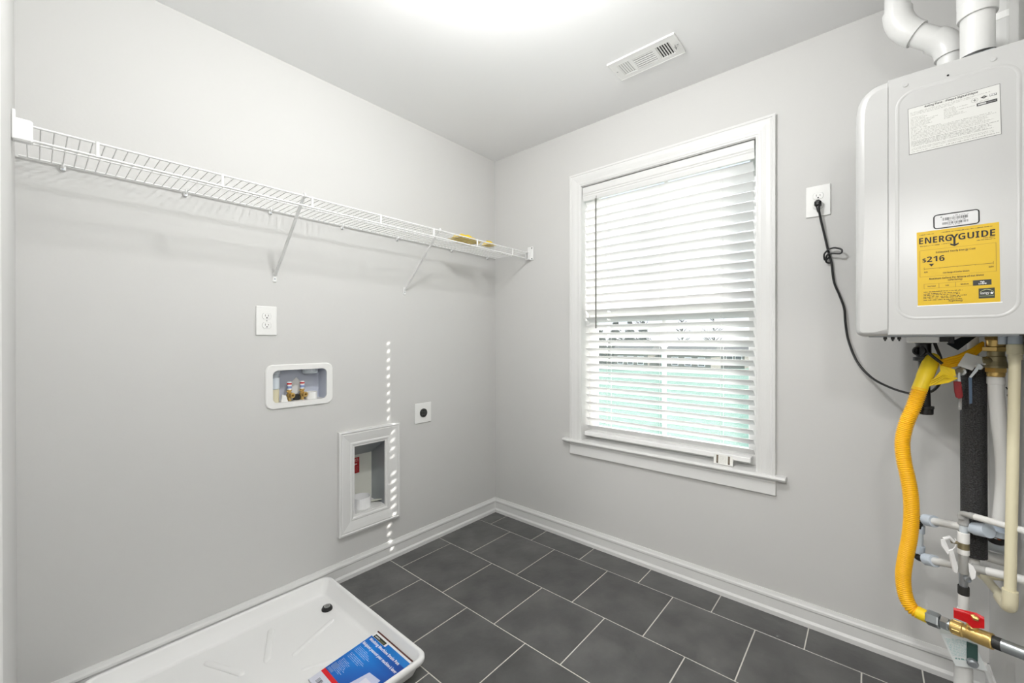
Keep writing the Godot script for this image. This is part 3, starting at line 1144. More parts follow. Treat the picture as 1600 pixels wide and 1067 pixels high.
func washer_box():
	var t := thing("washer_outlet_box", "white recessed washing machine supply box with rounded frame and two brass valves", "outlet box", Vector3(0, 0.9875, 1.307), PI / 2)
	var s := new_st()
	ring(s, rrect(0.298, 0.196, 0.032, 8), rrect(0.238, 0.145, 0.022, 8), 0.0, 0.007, 0.004)
	obj("frame", s, M.white, t)
	s = new_st()
	bx(s, Vector3(0, 0, -0.086), Vector3(0.244, 0.152, 0.004))
	bx(s, Vector3(0, 0.0755, -0.043), Vector3(0.244, 0.004, 0.086))
	bx(s, Vector3(0, -0.0755, -0.043), Vector3(0.244, 0.004, 0.086))
	bx(s, Vector3(0.1205, 0, -0.043), Vector3(0.004, 0.15, 0.086))
	bx(s, Vector3(-0.1205, 0, -0.043), Vector3(0.004, 0.15, 0.086))
	obj("liner", s, M.box_blue, t)
	# drain standpipe at the left
	s = new_st()
	lathe(s, Vector3(-0.093, -0.074, -0.045), Vector3.UP, [[0.017, 0], [0.017, 0.065]], 18)
	var dp := obj("drain_pipe", s, M.cream, t)
	s = new_st()
	lathe(s, Vector3(-0.093, -0.074, -0.045), Vector3.UP, [[0.0185, 0.060], [0.0195, 0.062], [0.0195, 0.112], [0.016, 0.114], [0.016, 0.125], [0.0225, 0.127], [0.0225, 0.148]], 18)
	obj("coupling", s, M.clear, dp)
	s = new_st()
	lathe(s, Vector3(0.065, 0.074, -0.052), Vector3.DOWN, [[0.034, 0], [0.034, 0.022], [0.028, 0.026], [0, 0.026]], 24)
	obj("knockout", s, M.clear, t)
	s = new_st()
	lathe(s, Vector3(0.068, -0.074, -0.048), Vector3.UP, [[0.027, 0], [0.027, 0.034], [0.022, 0.034], [0.022, 0.006], [0, 0.006]], 24)
	obj("drain_cup", s, M.white, t)
	s = new_st()
	bx(s, Vector3(0.008, -0.012, -0.076), Vector3(0.062, 0.058, 0.0012), 0.0, Basis(Vector3.BACK, 0.75))
	obj("paper_label", s, M.paper, t)
	s = new_st()
	prism(s, [Vector2(-0.075, -0.074), Vector2(-0.046, -0.074), Vector2(-0.054, -0.046), Vector2(-0.070, -0.040)], -0.032, -0.022)
	obj("clip", s, M.white, t)
	s = new_st()
	bx(s, Vector3(0.0, -0.060, -0.05), Vector3(0.026, 0.028, 0.022), 0.004)
	obj("bracket", s, M.dark, t)
	for k in 2:
		var x: float = [-0.0315, 0.0255][k]
		s = new_st()
		lathe(s, Vector3(x, -0.074, -0.046), Vector3.UP, [[0.009, 0], [0.009, 0.018], [0.0125, 0.020], [0.0125, 0.032], [0.008, 0.036], [0.008, 0.044], [0.0105, 0.046], [0.0105, 0.052], [0, 0.052]], 16)
		lathe(s, Vector3(x, -0.047, -0.046), Vector3(0.28, -0.05, 1.0), [[0.010, 0], [0.010, 0.012], [0.0125, 0.013], [0.0125, 0.024], [0.0085, 0.025], [0.0055, 0.024], [0.0055, 0.010], [0, 0.010]], 16)
		bx(s, Vector3(x - 0.006, -0.030, -0.044), Vector3(0.014, 0.006, 0.012), 0.002)
		var v := obj("valve", s, M.brass, t)
		s = new_st()
		lathe(s, Vector3(x, -0.022, -0.046), Vector3.UP, [[0.0095, 0], [0.0098, 0.002], [0.0098, 0.033], [0.008, 0.036], [0, 0.037]], 16)
		obj("arrester", s, M.print_white, v)
		s = new_st()
		lathe(s, Vector3(x, -0.022, -0.046), Vector3.UP, [[0.0100, 0.024], [0.0100, 0.031]], 16)
		obj("red_band", s, M.red, v)
		s = new_st()
		lathe(s, Vector3(x, -0.022, -0.046), Vector3.UP, [[0.0100, 0.006], [0.0100, 0.017]], 16)
		obj("blue_band", s, flat_mat(0.55, 0.62, 0.8, 0.4), v)

func dryer_box():
	var zc := 0.9615
	var yc := 0.4805
	var t := thing("dryer_vent_box", "recessed metal dryer vent box framed by white mitred moulding near the floor", "vent box", Vector3(0, yc, zc), PI / 2)
	var prof := [[0, 0], [0, 0.020], [0.008, 0.022], [0.013, 0.019], [0.018, 0.020], [0.040, 0.016], [0.062, 0.011], [0.066, 0.013], [0.074, 0.012], [0.078, 0.009], [0.086, 0.008], [0.086, 0]]
	var w := 0.3465 / 2
	var h := 0.519 / 2
	var c := [Vector3(-w, -h, 0), Vector3(w, -h, 0), Vector3(w, h, 0), Vector3(-w, h, 0)]
	var inw := [Vector3.UP, Vector3.LEFT, Vector3.DOWN, Vector3.RIGHT]
	for k in 4:
		var s := new_st()
		mould(s, c[k], c[(k + 1) % 4], inw[k], Vector3.BACK, prof, 1, 1)
		obj("moulding", s, M.trim, t)
	var iw := 0.0905
	var ih := 0.1735
	var dd := 0.135
	var s := new_st()
	bx(s, Vector3(iw, 0, -dd / 2), Vector3(0.002, ih * 2, dd))
	bx(s, Vector3(-iw, 0, -dd / 2), Vector3(0.002, ih * 2, dd))
	bx(s, Vector3(0, -ih, -dd / 2), Vector3(iw * 2, 0.002, dd))
	# sloping hood at the top
	quad(s, Vector3(-iw, ih, 0), Vector3(iw, ih, 0), Vector3(iw, ih - 0.085, -dd), Vector3(-iw, ih - 0.085, -dd), Vector3(0, -1, 0.5))
	quad(s, Vector3(-iw, ih + 0.001, 0), Vector3(iw, ih + 0.001, 0), Vector3(iw, ih - 0.084, -dd), Vector3(-iw, ih - 0.084, -dd), Vector3(0, 1, -0.5))
	obj("liner", s, M.galv, t)
	s = new_st()
	bx(s, Vector3(0, -0.02, -dd), Vector3(iw * 2, ih * 2 - 0.04, 0.003))
	obj("back_panel", s, M.board, t)
	s = new_st()
	ring(s, circle2(0.049, 28), circle2(0.0465, 28), -ih, -ih + 0.058, 0.0, Vector3(-0.012, 0, -0.064), Basis(Vector3.RIGHT, Vector3(0, 0, -1), Vector3.UP))
	obj("duct", s, M.print_white, t)
	s = new_st()
	prism(s, [Vector2(0.03, 0), Vector2(iw - 0.002, 0), Vector2(iw - 0.002, 0.075)], -0.0, 0.004, Vector3(0, -ih + 0.001, -0.1), Basis(Vector3.RIGHT, Vector3(0, 0.25, 0.97), Vector3(0, 0.97, -0.25)))
	obj("flange", s, M.board, t)
	var im := Image.create(64, 110, false, Image.FORMAT_RGB8)
	im.fill(Color(0.66, 0.07, 0.10))
	var rng := RandomNumberGenerator.new()
	rng.seed = 4
	for k in 3:
		print_row(im, 8, 58, 8 + k * 8, 5, Color(0.9, 0.8, 0.78), rng)
	im.fill_rect(Rect2i(20, 42, 28, 8), Color(0.92, 0.85, 0.82))
	im.fill_rect(Rect2i(14, 50, 18, 6), Color(0.92, 0.85, 0.82))
	for k in 4:
		print_row(im, 8, 58, 64 + k * 10, 4, Color(0.8, 0.5, 0.5), rng)
	var l := place("warning_label", card(0.052, 0.085, 0.0004), image_mat(im), t)
	l.position = Vector3(-0.036, -0.010, -dd + 0.002)
	l.set_meta("label", "red printed warning label")

func circle2(r: float, n: int) -> Array:
	var p := []
	for k in n:
		p.append(Vector2(cos(TAU * k / n), sin(TAU * k / n)) * r)
	return p

# ---------------------------------------------------------------- pan
func drain_pan():
	var t := thing("drain_pan", "shallow white plastic washing machine drain pan on the floor along the left wall", "pan")
	var x0 := 0.0145
	var x1 := 0.786
	var z0 := 1.187
	var z1 := 2.02
	var cx := (x0 + x1) / 2
	var cz := (z0 + z1) / 2
	var s := new_st()
	# outline inset and height, from the outer foot over the rim to the floor of the pan
	var lay := [[0.030, 0.002], [0.010, 0.044], [0.010, 0.045], [0.000, 0.046], [-0.003, 0.050], [-0.003, 0.060], [0.001, 0.066], [0.006, 0.068], [0.012, 0.066], [0.015, 0.061], [0.034, 0.012], [0.042, 0.007], [0.052, 0.0055]]
	var rings := []
	for q in lay:
		var rr: float = maxf(0.012, 0.042 - q[0] * 0.6)
		var pl := rrect(x1 - x0 - 2 * q[0], z1 - z0 - 2 * q[0], rr, 7)
		var rg := []
		for p in pl:
			rg.append(Vector3(cx + p.x, q[1], cz + p.y))
		rings.append(rg)
	smooth(s)
	var mid := Vector3(cx, 0.03, cz)
	for i in lay.size() - 1:
		var n: int = rings[i].size()
		for k in n:
			var k2 := (k + 1) % n
			var a: Vector3 = rings[i][k]
			var b: Vector3 = rings[i][k2]
			var c: Vector3 = rings[i + 1][k2]
			var d: Vector3 = rings[i + 1][k]
			var o := a - mid
			o.y = 0
			if i >= 5:
				o = Vector3(-o.normalized().x, 1.0, -o.normalized().z) if i > 7 else Vector3.UP + o.normalized() * 0.2
			quad(s, a, b, c, d, o)
	flat(s)
	var last: Array = rings[lay.size() - 1]
	var first: Array = rings[0]
	for k in range(1, last.size() - 1):
		tri(s, last[0], last[k], last[k + 1], Vector3.UP)
		tri(s, first[0], first[k], first[k + 1], Vector3.DOWN)
	obj("tray", s, M.pan, t)
	for r in [[0.340, 1.4765, 0.2556, 1.2786, 0.010], [0.3014, 1.551, 0.1198, 1.4737, 0.013], [0.4335, 1.4842, 0.520, 1.29, 0.008], [0.1297, 1.6992, 0.3011, 1.6251, 0.013], [0.55, 1.62, 0.47, 1.80, 0.012], [0.36, 1.70, 0.40, 1.86, 0.012]]:
		s = new_st()
		var a := Vector3(r[0], 0.0045, r[1])
		var b := Vector3(r[2], 0.0045, r[3])
		var d := (b - a).normalized()
		var p := [a, a + d * 0.004, a + d * 0.012]
		p.append_array([b - d * 0.012, b - d * 0.004, b])
		var w: float = r[4]
		tube(s, p, [w * 0.3, w * 0.75, w, w, w * 0.75, w * 0.3], 14, true, 0.6)
		obj("rib", s, M.pan, t)
	var at := Vector3(0.170, 0.005, 1.266)
	s = new_st()
	lathe(s, at, Vector3.UP, [[0.0225, 0], [0.0225, 0.006], [0.018, 0.014], [0.013, 0.014], [0.013, 0.004]], 24)
	var f := obj("drain_fitting", s, M.black, t)
	s = new_st()
	lathe(s, at, Vector3.UP, [[0.0128, 0.004], [0.0128, 0.0165], [0.010, 0.0165], [0.009, 0.006], [0, 0.006]], 20)
	obj("drain_insert", s, M.grey, f)
	rebase(t, Vector3(cx, 0, cz))

func pan_card():
	var w := 0.236
	var h := 0.272
	var im := Image.create(472, 544, false, Image.FORMAT_RGB8)
	im.fill(Color(0.03, 0.30, 0.66))
	var rng := RandomNumberGenerator.new()
	rng.seed = 9
	for y in 544:
		for x in 472:
			var u := x / 472.0
			var v := y / 544.0
			var c := Color(0.02, 0.24, 0.58).lerp(Color(0.05, 0.50, 0.85), clampf(1.1 - absf(u - 0.25) * 1.2 - absf(v - 0.36) * 1.3, 0, 1))
			if v < 0.14 and u > 0.42:
				c = Color(0.10, 0.46, 0.78)
			im.set_pixel(x, y, c)
	im.fill_rect(Rect2i(0, 0, 472, 12), Color(0.34, 0.19, 0.17))
	im.fill_rect(Rect2i(0, 12, 472, 16), Color(0.90, 0.90, 0.90))
	im.fill_rect(Rect2i(0, 28, 190, 30), Color(0.90, 0.90, 0.90))
	im.fill_rect(Rect2i(20, 28, 150, 28), Color(0.16, 0.18, 0.14))
	im.fill_rect(Rect2i(96, 40, 66, 13), Color(0.36, 0.38, 0.28))
	for k in 9:
		var xx := 22 if k < 5 else 30
		print_row(im, xx, xx + [120, 150, 175, 190, 160, 175, 190, 165, 150][k], 168 + k * 11 + (14 if k > 4 else 0), 4, Color(0.80, 0.86, 0.95), rng)
	for k in 10:
		print_row(im, 24, 24 + rng.randi_range(70, 130), 300 + k * 10, 4, Color(0.75, 0.82, 0.93), rng)
	im.fill_rect(Rect2i(0, 426, 472, 30), Color(0.80, 0.04, 0.10))
	im.fill_rect(Rect2i(0, 456, 472, 88), Color(0.84, 0.85, 0.90))
	for k in 14:
		im.fill_rect(Rect2i(52 + k * 4, 486, rng.randi_range(1, 3), 34), Color(0.12, 0.12, 0.14))
	for k in 5:
		print_row(im, 140, 300, 470 + k * 12, 4, Color(0.6, 0.62, 0.68), rng)
	# the pictured pan: a white tray
	for y in range(230, 415):
		for x in range(250, 440):
			var u := (x - 250) / 190.0
			var v := (y - 230) / 185.0
			if u + v * 0.25 > 0.28 and v > 0.12 - u * 0.1 and u - v * 0.1 < 0.9 and v < 0.98 - 0.15 * u:
				im.set_pixel(x, y, Color(0.88, 0.88, 0.93) if u > 0.35 and v > 0.3 else Color(0.78, 0.80, 0.90))
	for q in [[14, 352, 60, 40], [14, 398, 66, 20]]:
		im.fill_rect(Rect2i(q[0], q[1], q[2], q[3]), Color(0.35, 0.50, 0.74))
	var o := place("product_card", card(w, h, 0.0006), image_mat(im, 0.25))
	tag(o, "blue printed product card with red stripe lying in the near corner of the drain pan", "card")
	var lx := 0.015
	text("Washing Machine Drain Pan", Vector3(0.010, h - 0.046, 0.0007), 0.0105, M.print_white, o, true, 0.195)
	text("R\u00e9cipient pouvant pour machine \u00e0 laver", Vector3(0.006, h - 0.072, 0.0007), 0.0105, M.print_white, o, true, 0.222)
	text("camco", Vector3(lx, h - 0.0235, 0.0007), 0.0062, M.print_white, o, true, 0.030)
	var zt := 1.210
	o.transform = Transform3D(Basis(Vector3(1, 0, 0.01), Vector3(0, 0.1, -0.995), Vector3(0, 0.995, 0.1)).orthonormalized(), Vector3(0.500, 0.0085, zt + h + 0.004))

# ---------------------------------------------------------------- water heater
const HS := 0.67      # plane of the heater's side that faces the doorway

func build_heater():
	var t := thing("water_heater", "white wall-hung tankless water heater with printed labels on its side", "water heater")
	var s := new_st()
	bx(s, Vector3(2.145, 1.5305, 0.43), Vector3(0.255, 0.655, HS * 2 - 0.86), 0.0015)
	obj("body", s, M.enamel, t)
	s = new_st()
	bx(s, Vector3(2.279, 1.53, 0.43), Vector3(0.016, 0.75, 0.30), 0.002)
	obj("wall_bracket", s, M.galv, t)
	# front cover: its outline seen from the side, swept across with rounded edges
	var out := [Vector2(2.0172, 1.8585), Vector2(2.008, 1.8585), Vector2(1.9983, 1.8570), Vector2(1.9895, 1.8545), Vector2(1.9806, 1.8495), Vector2(1.9725, 1.8430), Vector2(1.9652, 1.8340), Vector2(1.9600, 1.8220), Vector2(1.9561, 1.8060), Vector2(1.9540, 1.7850), Vector2(1.9534, 1.7600), Vector2(1.9534, 1.5), Vector2(1.9534, 1.2200), Vector2(1.9545, 1.2120), Vector2(1.9575, 1.2060), Vector2(1.9630, 1.2025), Vector2(1.9700, 1.2015), Vector2(1.99, 1.2015), Vector2(2.0172, 1.2015)]
	s = new_st()
	var n := out.size()
	var lev := [[0.0, 0.018], [0.003, 0.0075], [0.010, 0.002], [0.018, 0.0]]
	var rows := []
	for sd in [1.0, -1.0]:
		var order := lev if sd > 0 else lev.duplicate()
		if sd < 0:
			order.reverse()
		for q in order:
			var row := []
			for i in n:
				var a: Vector2 = out[max(i - 1, 0)]
				var b: Vector2 = out[min(i + 1, n - 1)]
				var d := (b - a).normalized()
				var nn := Vector2(-d.y, d.x)          # inward
				if nn.dot(Vector2(2.05, 1.53) - out[i]) < 0:
					nn = -nn
				var p: Vector2 = out[i] + nn * q[1] * (0.5 if i >= 12 and i < 18 else 1.0)
				if i == 0 or i == n - 1 :
					p.x = 2.0172
				row.append(Vector3(minf(p.x, 2.0172), p.y, 0.43 + sd * (HS - 0.43 - q[0])))
			rows.append(row)
	smooth(s)
	var mid := Vector3(2.02, 1.53, 0.43)
	for i in rows.size() - 1:
		for k in n - 1:
			quad(s, rows[i][k], rows[i][k + 1], rows[i + 1][k + 1], rows[i + 1][k], (rows[i][k] + rows[i + 1][k + 1]) / 2 - mid)
	for e in [0, rows.size() - 1]:
		flat(s)
		var hub = Vector3(2.0, 1.53, rows[e][0].z)
		for k in n - 1:
			tri(s, hub, rows[e][k], rows[e][k + 1], Vector3(0, 0, 1 if e == 0 else -1))
		tri(s, hub, rows[e][n - 1], rows[e][0], Vector3(0, 0, 1 if e == 0 else -1))
	obj("front_cover", s, M.enamel, t)
	# pressed rib round the side panel
	s = new_st()
	var loop := []
	for p in rrect(0.199, 0.570, 0.036, 10, Vector2(2.1345, 1.5295)):
		loop.append(Vector3(p.x, p.y, HS - 0.0004))
	loop.append(loop[0])
	pressed(s, loop)
	obj("pressed_rib", s, M.enamel, t)
	s = new_st()
	for p in [Vector2(2.050, 1.833), Vector2(2.196, 1.833)]:
		lathe(s, Vector3(p.x, p.y, HS), Vector3.BACK, [[0.0055, 0], [0.0050, 0.0012], [0.0028, 0.0016], [0, 0.0012]], 14)
	obj("dimple", s, M.enamel, t)
	s = new_st()
	lathe(s, Vector3(2.124, 1.826, HS), Vector3.BACK, [[0.0022, 0], [0.0022, 0.0008], [0, 0.001]], 10)
	obj("screw", s, M.black, t)
	# rating label
	var im := Image.create(608, 464, false, Image.FORMAT_RGB8)
	var pc := Color(0.80, 0.80, 0.788)
	var c := Color(0.60, 0.60, 0.58)
	im.fill(pc)
	for q in [[0, 0, 608, 4], [0, 460, 608, 4], [0, 0, 4, 464], [604, 0, 4, 464]]:
		im.fill_rect(Rect2i(q[0], q[1], q[2], q[3]), Color(0.45, 0.45, 0.44))
	var rng := RandomNumberGenerator.new()
	rng.seed = 12
	for k in 3:
		print_row(im, 18, 560 - k * 120, 46 + k * 13, 7, c, rng)
	for k in 11:
		var y := 96 + k * 13
		print_row(im, 18, [110, 140, 120, 210, 190, 160, 150, 170, 130, 140, 230][k], y, 7, c, rng)
		if k < 8:
			print_row(im, 250, 250 + [70, 160, 80, 200, 90, 130, 150, 60][k], y, 7, c, rng)
	for k in 7:
		print_row(im, 18, rng.randi_range(500, 590), 238 + k * 13, 7, c, rng)
	for k in 5:
		print_row(im, 18, rng.randi_range(520, 596), 334 + k * 12, 7, Color(0.52, 0.52, 0.50), rng)
	for k in 2:
		print_row(im, 18, rng.randi_range(560, 592), 404 + k * 13, 7, c, rng)
	print_row(im, 18, 240, 438, 7, c, rng)
	print_row(im, 260, 596, 438, 8, Color(0.5, 0.5, 0.48), rng)
	# marks at the upper right: two seals and a dark pill
	for y in range(-24, 25):
		for x in range(-24, 25):
			var d := Vector2(x, y).length()
			if d > 19 and d < 22:
				im.set_pixel(450 + x, 92 + y, Color(0.6, 0.6, 0.58))
			if absf(x) * 0.75 + absf(y) * 1.25 < 17 and d > 4:
				im.set_pixel(508 + x, 84 + y, Color(0.25, 0.25, 0.24))
			if (absf(x) < 3 or absf(y) < 3) and d < 12:
				im.set_pixel(450 + x, 92 + y, Color(0.35, 0.35, 0.34))
			if absf(x) < 22 and absf(y) < 10:
				im.set_pixel(564 + x, 84 + y, Color(0.32, 0.32, 0.31))
	print_row(im, 480, 540, 112, 7, c, rng)
	im.fill_rect(Rect2i(462, 128, 126, 28), Color(0.16, 0.16, 0.16))
	im.fill_rect(Rect2i(470, 134, 52, 15), Color(0.70, 0.70, 0.69))
	for k in 7:
		im.fill_rect(Rect2i(526 + k * 8, 137, 5, 10), Color(0.5, 0.5, 0.5))
	var rl := place("rating_label", card(0.152, 0.116, 0.0004), image_mat(im, 0.55), t)
	rl.position = Vector3(2.0565, 1.6545, HS)
	rl.rotation.z = 0.02
	text("Rating Plate", Vector3(0.030, 0.1085, 0.0005), 0.0045, M.ink, rl, true, 0.030)
	text("Plaque Signal\u00e9tique", Vector3(0.066, 0.1085, 0.0005), 0.0045, M.ink, rl, true, 0.052)
	text("NSF", Vector3(0.1365, 0.0935, 0.0005), 0.0032, M.print_white, rl, true, 0.009)
	# bar code label with a rounded black border
	im = Image.create(300, 132, false, Image.FORMAT_RGB8)
	im.fill(Color(0.80, 0.80, 0.80))
	for k in 46:
		im.fill_rect(Rect2i(52 + k * 4, 30, rng.randi_range(1, 3), 32), Color(0.2, 0.2, 0.2))
		im.fill_rect(Rect2i(52 + k * 4, 82, rng.randi_range(1, 3), 26), Color(0.2, 0.2, 0.2))
	im.fill_rect(Rect2i(40, 14, 12, 8), Color(0.15, 0.15, 0.15))
	print_row(im, 130, 240, 14, 8, Color(0.35, 0.35, 0.35), rng)
	print_row(im, 92, 220, 68, 8, Color(0.4, 0.4, 0.4), rng)
	print_row(im, 90, 200, 113, 8, Color(0.4, 0.4, 0.4), rng)
	var bl := place("barcode_label", card(0.070, 0.028, 0.0004), image_mat(im, 0.5), t)
	bl.position = Vector3(2.1025, 1.4635, HS)
	bl.rotation.z = 0.012
	s = new_st()
	ring(s, rrect(0.076, 0.035, 0.007, 5, Vector2(0.035, 0.014)), rrect(0.0715, 0.0305, 0.005, 5, Vector2(0.035, 0.014)), 0.0, 0.0005)
	obj("border", s, M.ink, bl)
	# yellow energy label
	var w := 0.1345
	var h := 0.182
	im = Image.create(538, 728, false, Image.FORMAT_RGB8)
	var yl := Color(0.78, 0.64, 0.02)
	var k1 := Color(0.10, 0.08, 0.03)
	im.fill(yl)
	var R := func(u0: float, u1: float, v0: float, v1: float, col: Color):
		im.fill_rect(Rect2i(int(u0 * 538), int((1.0 - v1) * 728), maxi(1, int((u1 - u0) * 538)), maxi(1, int((v1 - v0) * 728))), col)
	var thin := Color(0.50, 0.40, 0.05)
	R.call(0.035, 0.965, 0.742, 0.746, thin)
	R.call(0.035, 0.965, 0.384, 0.388, thin)
	R.call(0.035, 0.041, 0.384, 0.746, thin)
	R.call(0.959, 0.965, 0.384, 0.746, thin)
	R.call(0.09, 0.93, 0.490, 0.4945, k1)
	for u in [0.09, 0.926]:
		R.call(u, u + 0.005, 0.478, 0.515, k1)
	for u in [0.29, 0.505, 0.72]:
		R.call(u, u + 0.005, 0.480, 0.492, k1)
	for u in [0.085, 0.275, 0.48]:
		R.call(u, u + 0.006, 0.222, 0.288, thin)
	R.call(0.085, 0.69, 0.284, 0.288, thin)
	R.call(0.085, 0.69, 0.222, 0.226, thin)
	R.call(0.69, 0.905, 0.220, 0.290, Color(0.14, 0.15, 0.14))
	R.call(0.755, 0.94, 0.052, 0.182, Color(0.13, 0.15, 0.11))
	R.call(0.765, 0.93, 0.080, 0.086, Color(0.55, 0.6, 0.4))
	for v in [0.185, 0.158, 0.140, 0.116, 0.098, 0.074]:
		print_row(im, 42, int(rng.randf_range(0.42, 0.64) * 538), int((1.0 - v) * 728), 8, k1, rng)
	print_row(im, 20, 120, 28, 6, k1, rng)
	print_row(im, 170, 500, 26, 7, k1, rng)
	print_row(im, 22, 160, 140, 7, k1, rng)
	print_row(im, 170, 232, 138, 7, k1, rng)
	print_row(im, 440, 515, 126, 6, k1, rng)
	print_row(im, 400, 515, 142, 7, k1, rng)
	var el := place("energy_label", card(w, h, 0.0004), image_mat(im, 0.5), t)
	el.position = Vector3(2.0725, 1.2755, HS)
	el.rotation.z = 0.012
	el.set_meta("label", "yellow printed energy label")
	s = new_st()
	bx(s, Vector3(w / 2 + 0.001, -0.0008, 0.0001), Vector3(w + 0.004, 0.0016, 0.0004))
	obj("paper_edge", s, M.print_white, el)
	var zt := 0.0005
	text("ENERG", Vector3(0.030 * w, 0.835 * h, zt), 0.0150, M.ink, el, true, 0.415 * w)
	text("Y", Vector3(0.425 * w, 0.835 * h, zt), 0.0150, M.ink, el, true, 0.105 * w)
	text("GUIDE", Vector3(0.525 * w, 0.835 * h, zt), 0.0150, M.ink, el, true, 0.430 * w)
	s = new_st()
	var ax := 0.4775 * w
	prism(s, [Vector2(ax - 0.0018, 0.845 * h), Vector2(ax + 0.0018, 0.845 * h), Vector2(ax + 0.0018, 0.785 * h), Vector2(ax + 0.0065, 0.800 * h), Vector2(ax + 0.0072, 0.783 * h), Vector2(ax, 0.757 * h), Vector2(ax - 0.0072, 0.783 * h), Vector2(ax - 0.0065, 0.800 * h), Vector2(ax - 0.0018, 0.785 * h)], 0.0003, 0.0006)
	prism(s, [Vector2(0.150 * w, 0.556 * h), Vector2(0.222 * w, 0.556 * h), Vector2(0.186 * w, 0.520 * h)], 0.0003, 0.0006)
	obj("arrow", s, M.ink, el)
	text("Estimated Yearly Energy Cost", Vector3(0.245 * w, 0.690 * h, zt), 0.0042, M.ink, el, true, 0.48 * w)
	text("$", Vector3(0.070 * w, 0.583 * h, zt), 0.0095, M.ink, el, true, 0.050 * w)
	text("216", Vector3(0.128 * w, 0.583 * h, zt), 0.0132, M.ink, el, true, 0.225 * w)
	text("$210", Vector3(0.090 * w, 0.440 * h, zt), 0.0032, M.ink, el, true, 0.045 * w)
	text("$250", Vector3(0.875 * w, 0.440 * h, zt), 0.0032, M.ink, el, true, 0.055 * w)
	text("Cost Range of Similar Models", Vector3(0.33 * w, 0.413 * h, zt), 0.0033, M.ink, el, true, 0.32 * w)
	text("Maximum Gallons Per Minute of Hot Water", Vector3(0.155 * w, 0.342 * h, zt), 0.0042, M.ink, el, true, 0.665 * w)
	text("(GPM Rating)", Vector3(0.39 * w, 0.312 * h, zt), 0.0040, M.ink, el, true, 0.175 * w)
	text("Very Small", Vector3(0.13 * w, 0.246 * h, zt), 0.0030, M.ink, el, true, 0.105 * w)
	text("Low", Vector3(0.36 * w, 0.246 * h, zt), 0.0030, M.ink, el, true, 0.042 * w)
	text("Medium", Vector3(0.545 * w, 0.246 * h, zt), 0.0030, M.ink, el, true, 0.095 * w)
	text("High", Vector3(0.775 * w, 0.259 * h, zt), 0.0032, M.print_white, el, true, 0.048 * w)
	text("5.4 GPM", Vector3(0.755 * w, 0.234 * h, zt), 0.0032, M.print_white, el, true, 0.090 * w)
	text("ftc.gov/energy", Vector3(0.395 * w, 0.036 * h, zt), 0.0042, M.ink, el, true, 0.17 * w)
	text("energy", Vector3(0.775 * w, 0.108 * h, zt), 0.0050, M.print_white, el, false, 0.10 * w, "Droid Serif")
	s = new_st()
	var star := []
	for k in 10:
		var an := PI / 2 + TAU * k / 10.0
		star.append(Vector2(0.905 * w, 0.117 * h) + Vector2(cos(an), sin(an)) * (0.0034 if k % 2 == 0 else 0.0014))
	prism(s, star, 0.0003, 0.0006)
	obj("star", s, M.print_white, el)
	s = new_st()
	var arc_o := []
	var arc_i := []
	for k in 13:
		var a := PI * (0.12 + 0.76 * k / 12.0)
		arc_o.append(Vector2(0.8475 * w + cos(a) * 0.0115, 0.110 * h + sin(a) * 0.0105))
		arc_i.append(Vector2(0.8475 * w + cos(a) * 0.0111, 0.110 * h + sin(a) * 0.0097))
	arc_i.reverse()
	prism(s, arc_o + arc_i, 0.0003, 0.0006)
	obj("arc", s, flat_mat(0.8, 0.82, 0.6, 0.6), el)
	# fittings on the underside
	s = new_st()
	bx(s, Vector3(2.0945, 1.1907, 0.4600) + Vector3(0, 0.003, 0), Vector3(0.064, 0.022, 0.05), 0.003)
	obj("terminal_box", s, M.white, t)
	s = new_st()
	bx(s, Vector3(2.11, 1.2015, 0.43), Vector3(0.26, 0.005, 0.42), 0.001)
	obj("base_plate", s, M.galv, t)
	s = new_st()
	for q in [[1383, 529], [1395, 530], [1405, 529]]:
		lathe(s, pt(q[0], q[1]) + Vector3(0, 0.004, 0), Vector3.DOWN, [[0.004, -0.004], [0.004, 0.003], [0.002, 0.003], [0.002, 0.007], [0, 0.007]], 8)
	obj("screws", s, M.dark, t)
	s = new_st()
	bx(s, Vector3(2.1374, 1.1924, 0.4600) + Vector3(0, 0.002, 0), Vector3(0.022, 0.018, 0.024), 0.002)
	bx(s, Vector3(2.1508, 1.1871, 0.4600) + Vector3(0, 0.004, 0), Vector3(0.012, 0.02, 0.018), 0.002)
	obj("connector", s, M.black, t)
	rebase(t, Vector3(W, 1.2, 0.43))

func pt(px: float, _py: float) -> Vector3:
	var d: float = (px - 1383.0) / 22.0
	return Vector3(2.0135, 1.1909, 0.6000).lerp(Vector3(2.0414, 1.1908, 0.6000), d)

# a shallow pressed rib following a closed loop on the plane z = HS
func pressed(s: SurfaceTool, loop: Array):
	smooth(s)
	var n := loop.size()
	var prof := [[-0.0046, 0.0], [-0.0024, 0.0010], [0.0, 0.0013], [0.0024, 0.0010], [0.0046, 0.0]]
	var rows := []
	for i in n:
		var a: Vector3 = loop[(i - 1 + n - 1) % (n - 1)]
		var b: Vector3 = loop[(i + 1) % (n - 1)]
		var d := (b - a).normalized()
		var side := Vector3(-d.y, d.x, 0)
		var row := []
		for q in prof:
			row.append(loop[i] + side * q[0] + Vector3(0, 0, q[1]))
		rows.append(row)
	for i in n - 1:
		for k in prof.size() - 1:
			quad(s, rows[i][k], rows[i][k + 1], rows[i + 1][k + 1], rows[i + 1][k], Vector3(0, 0, 1))

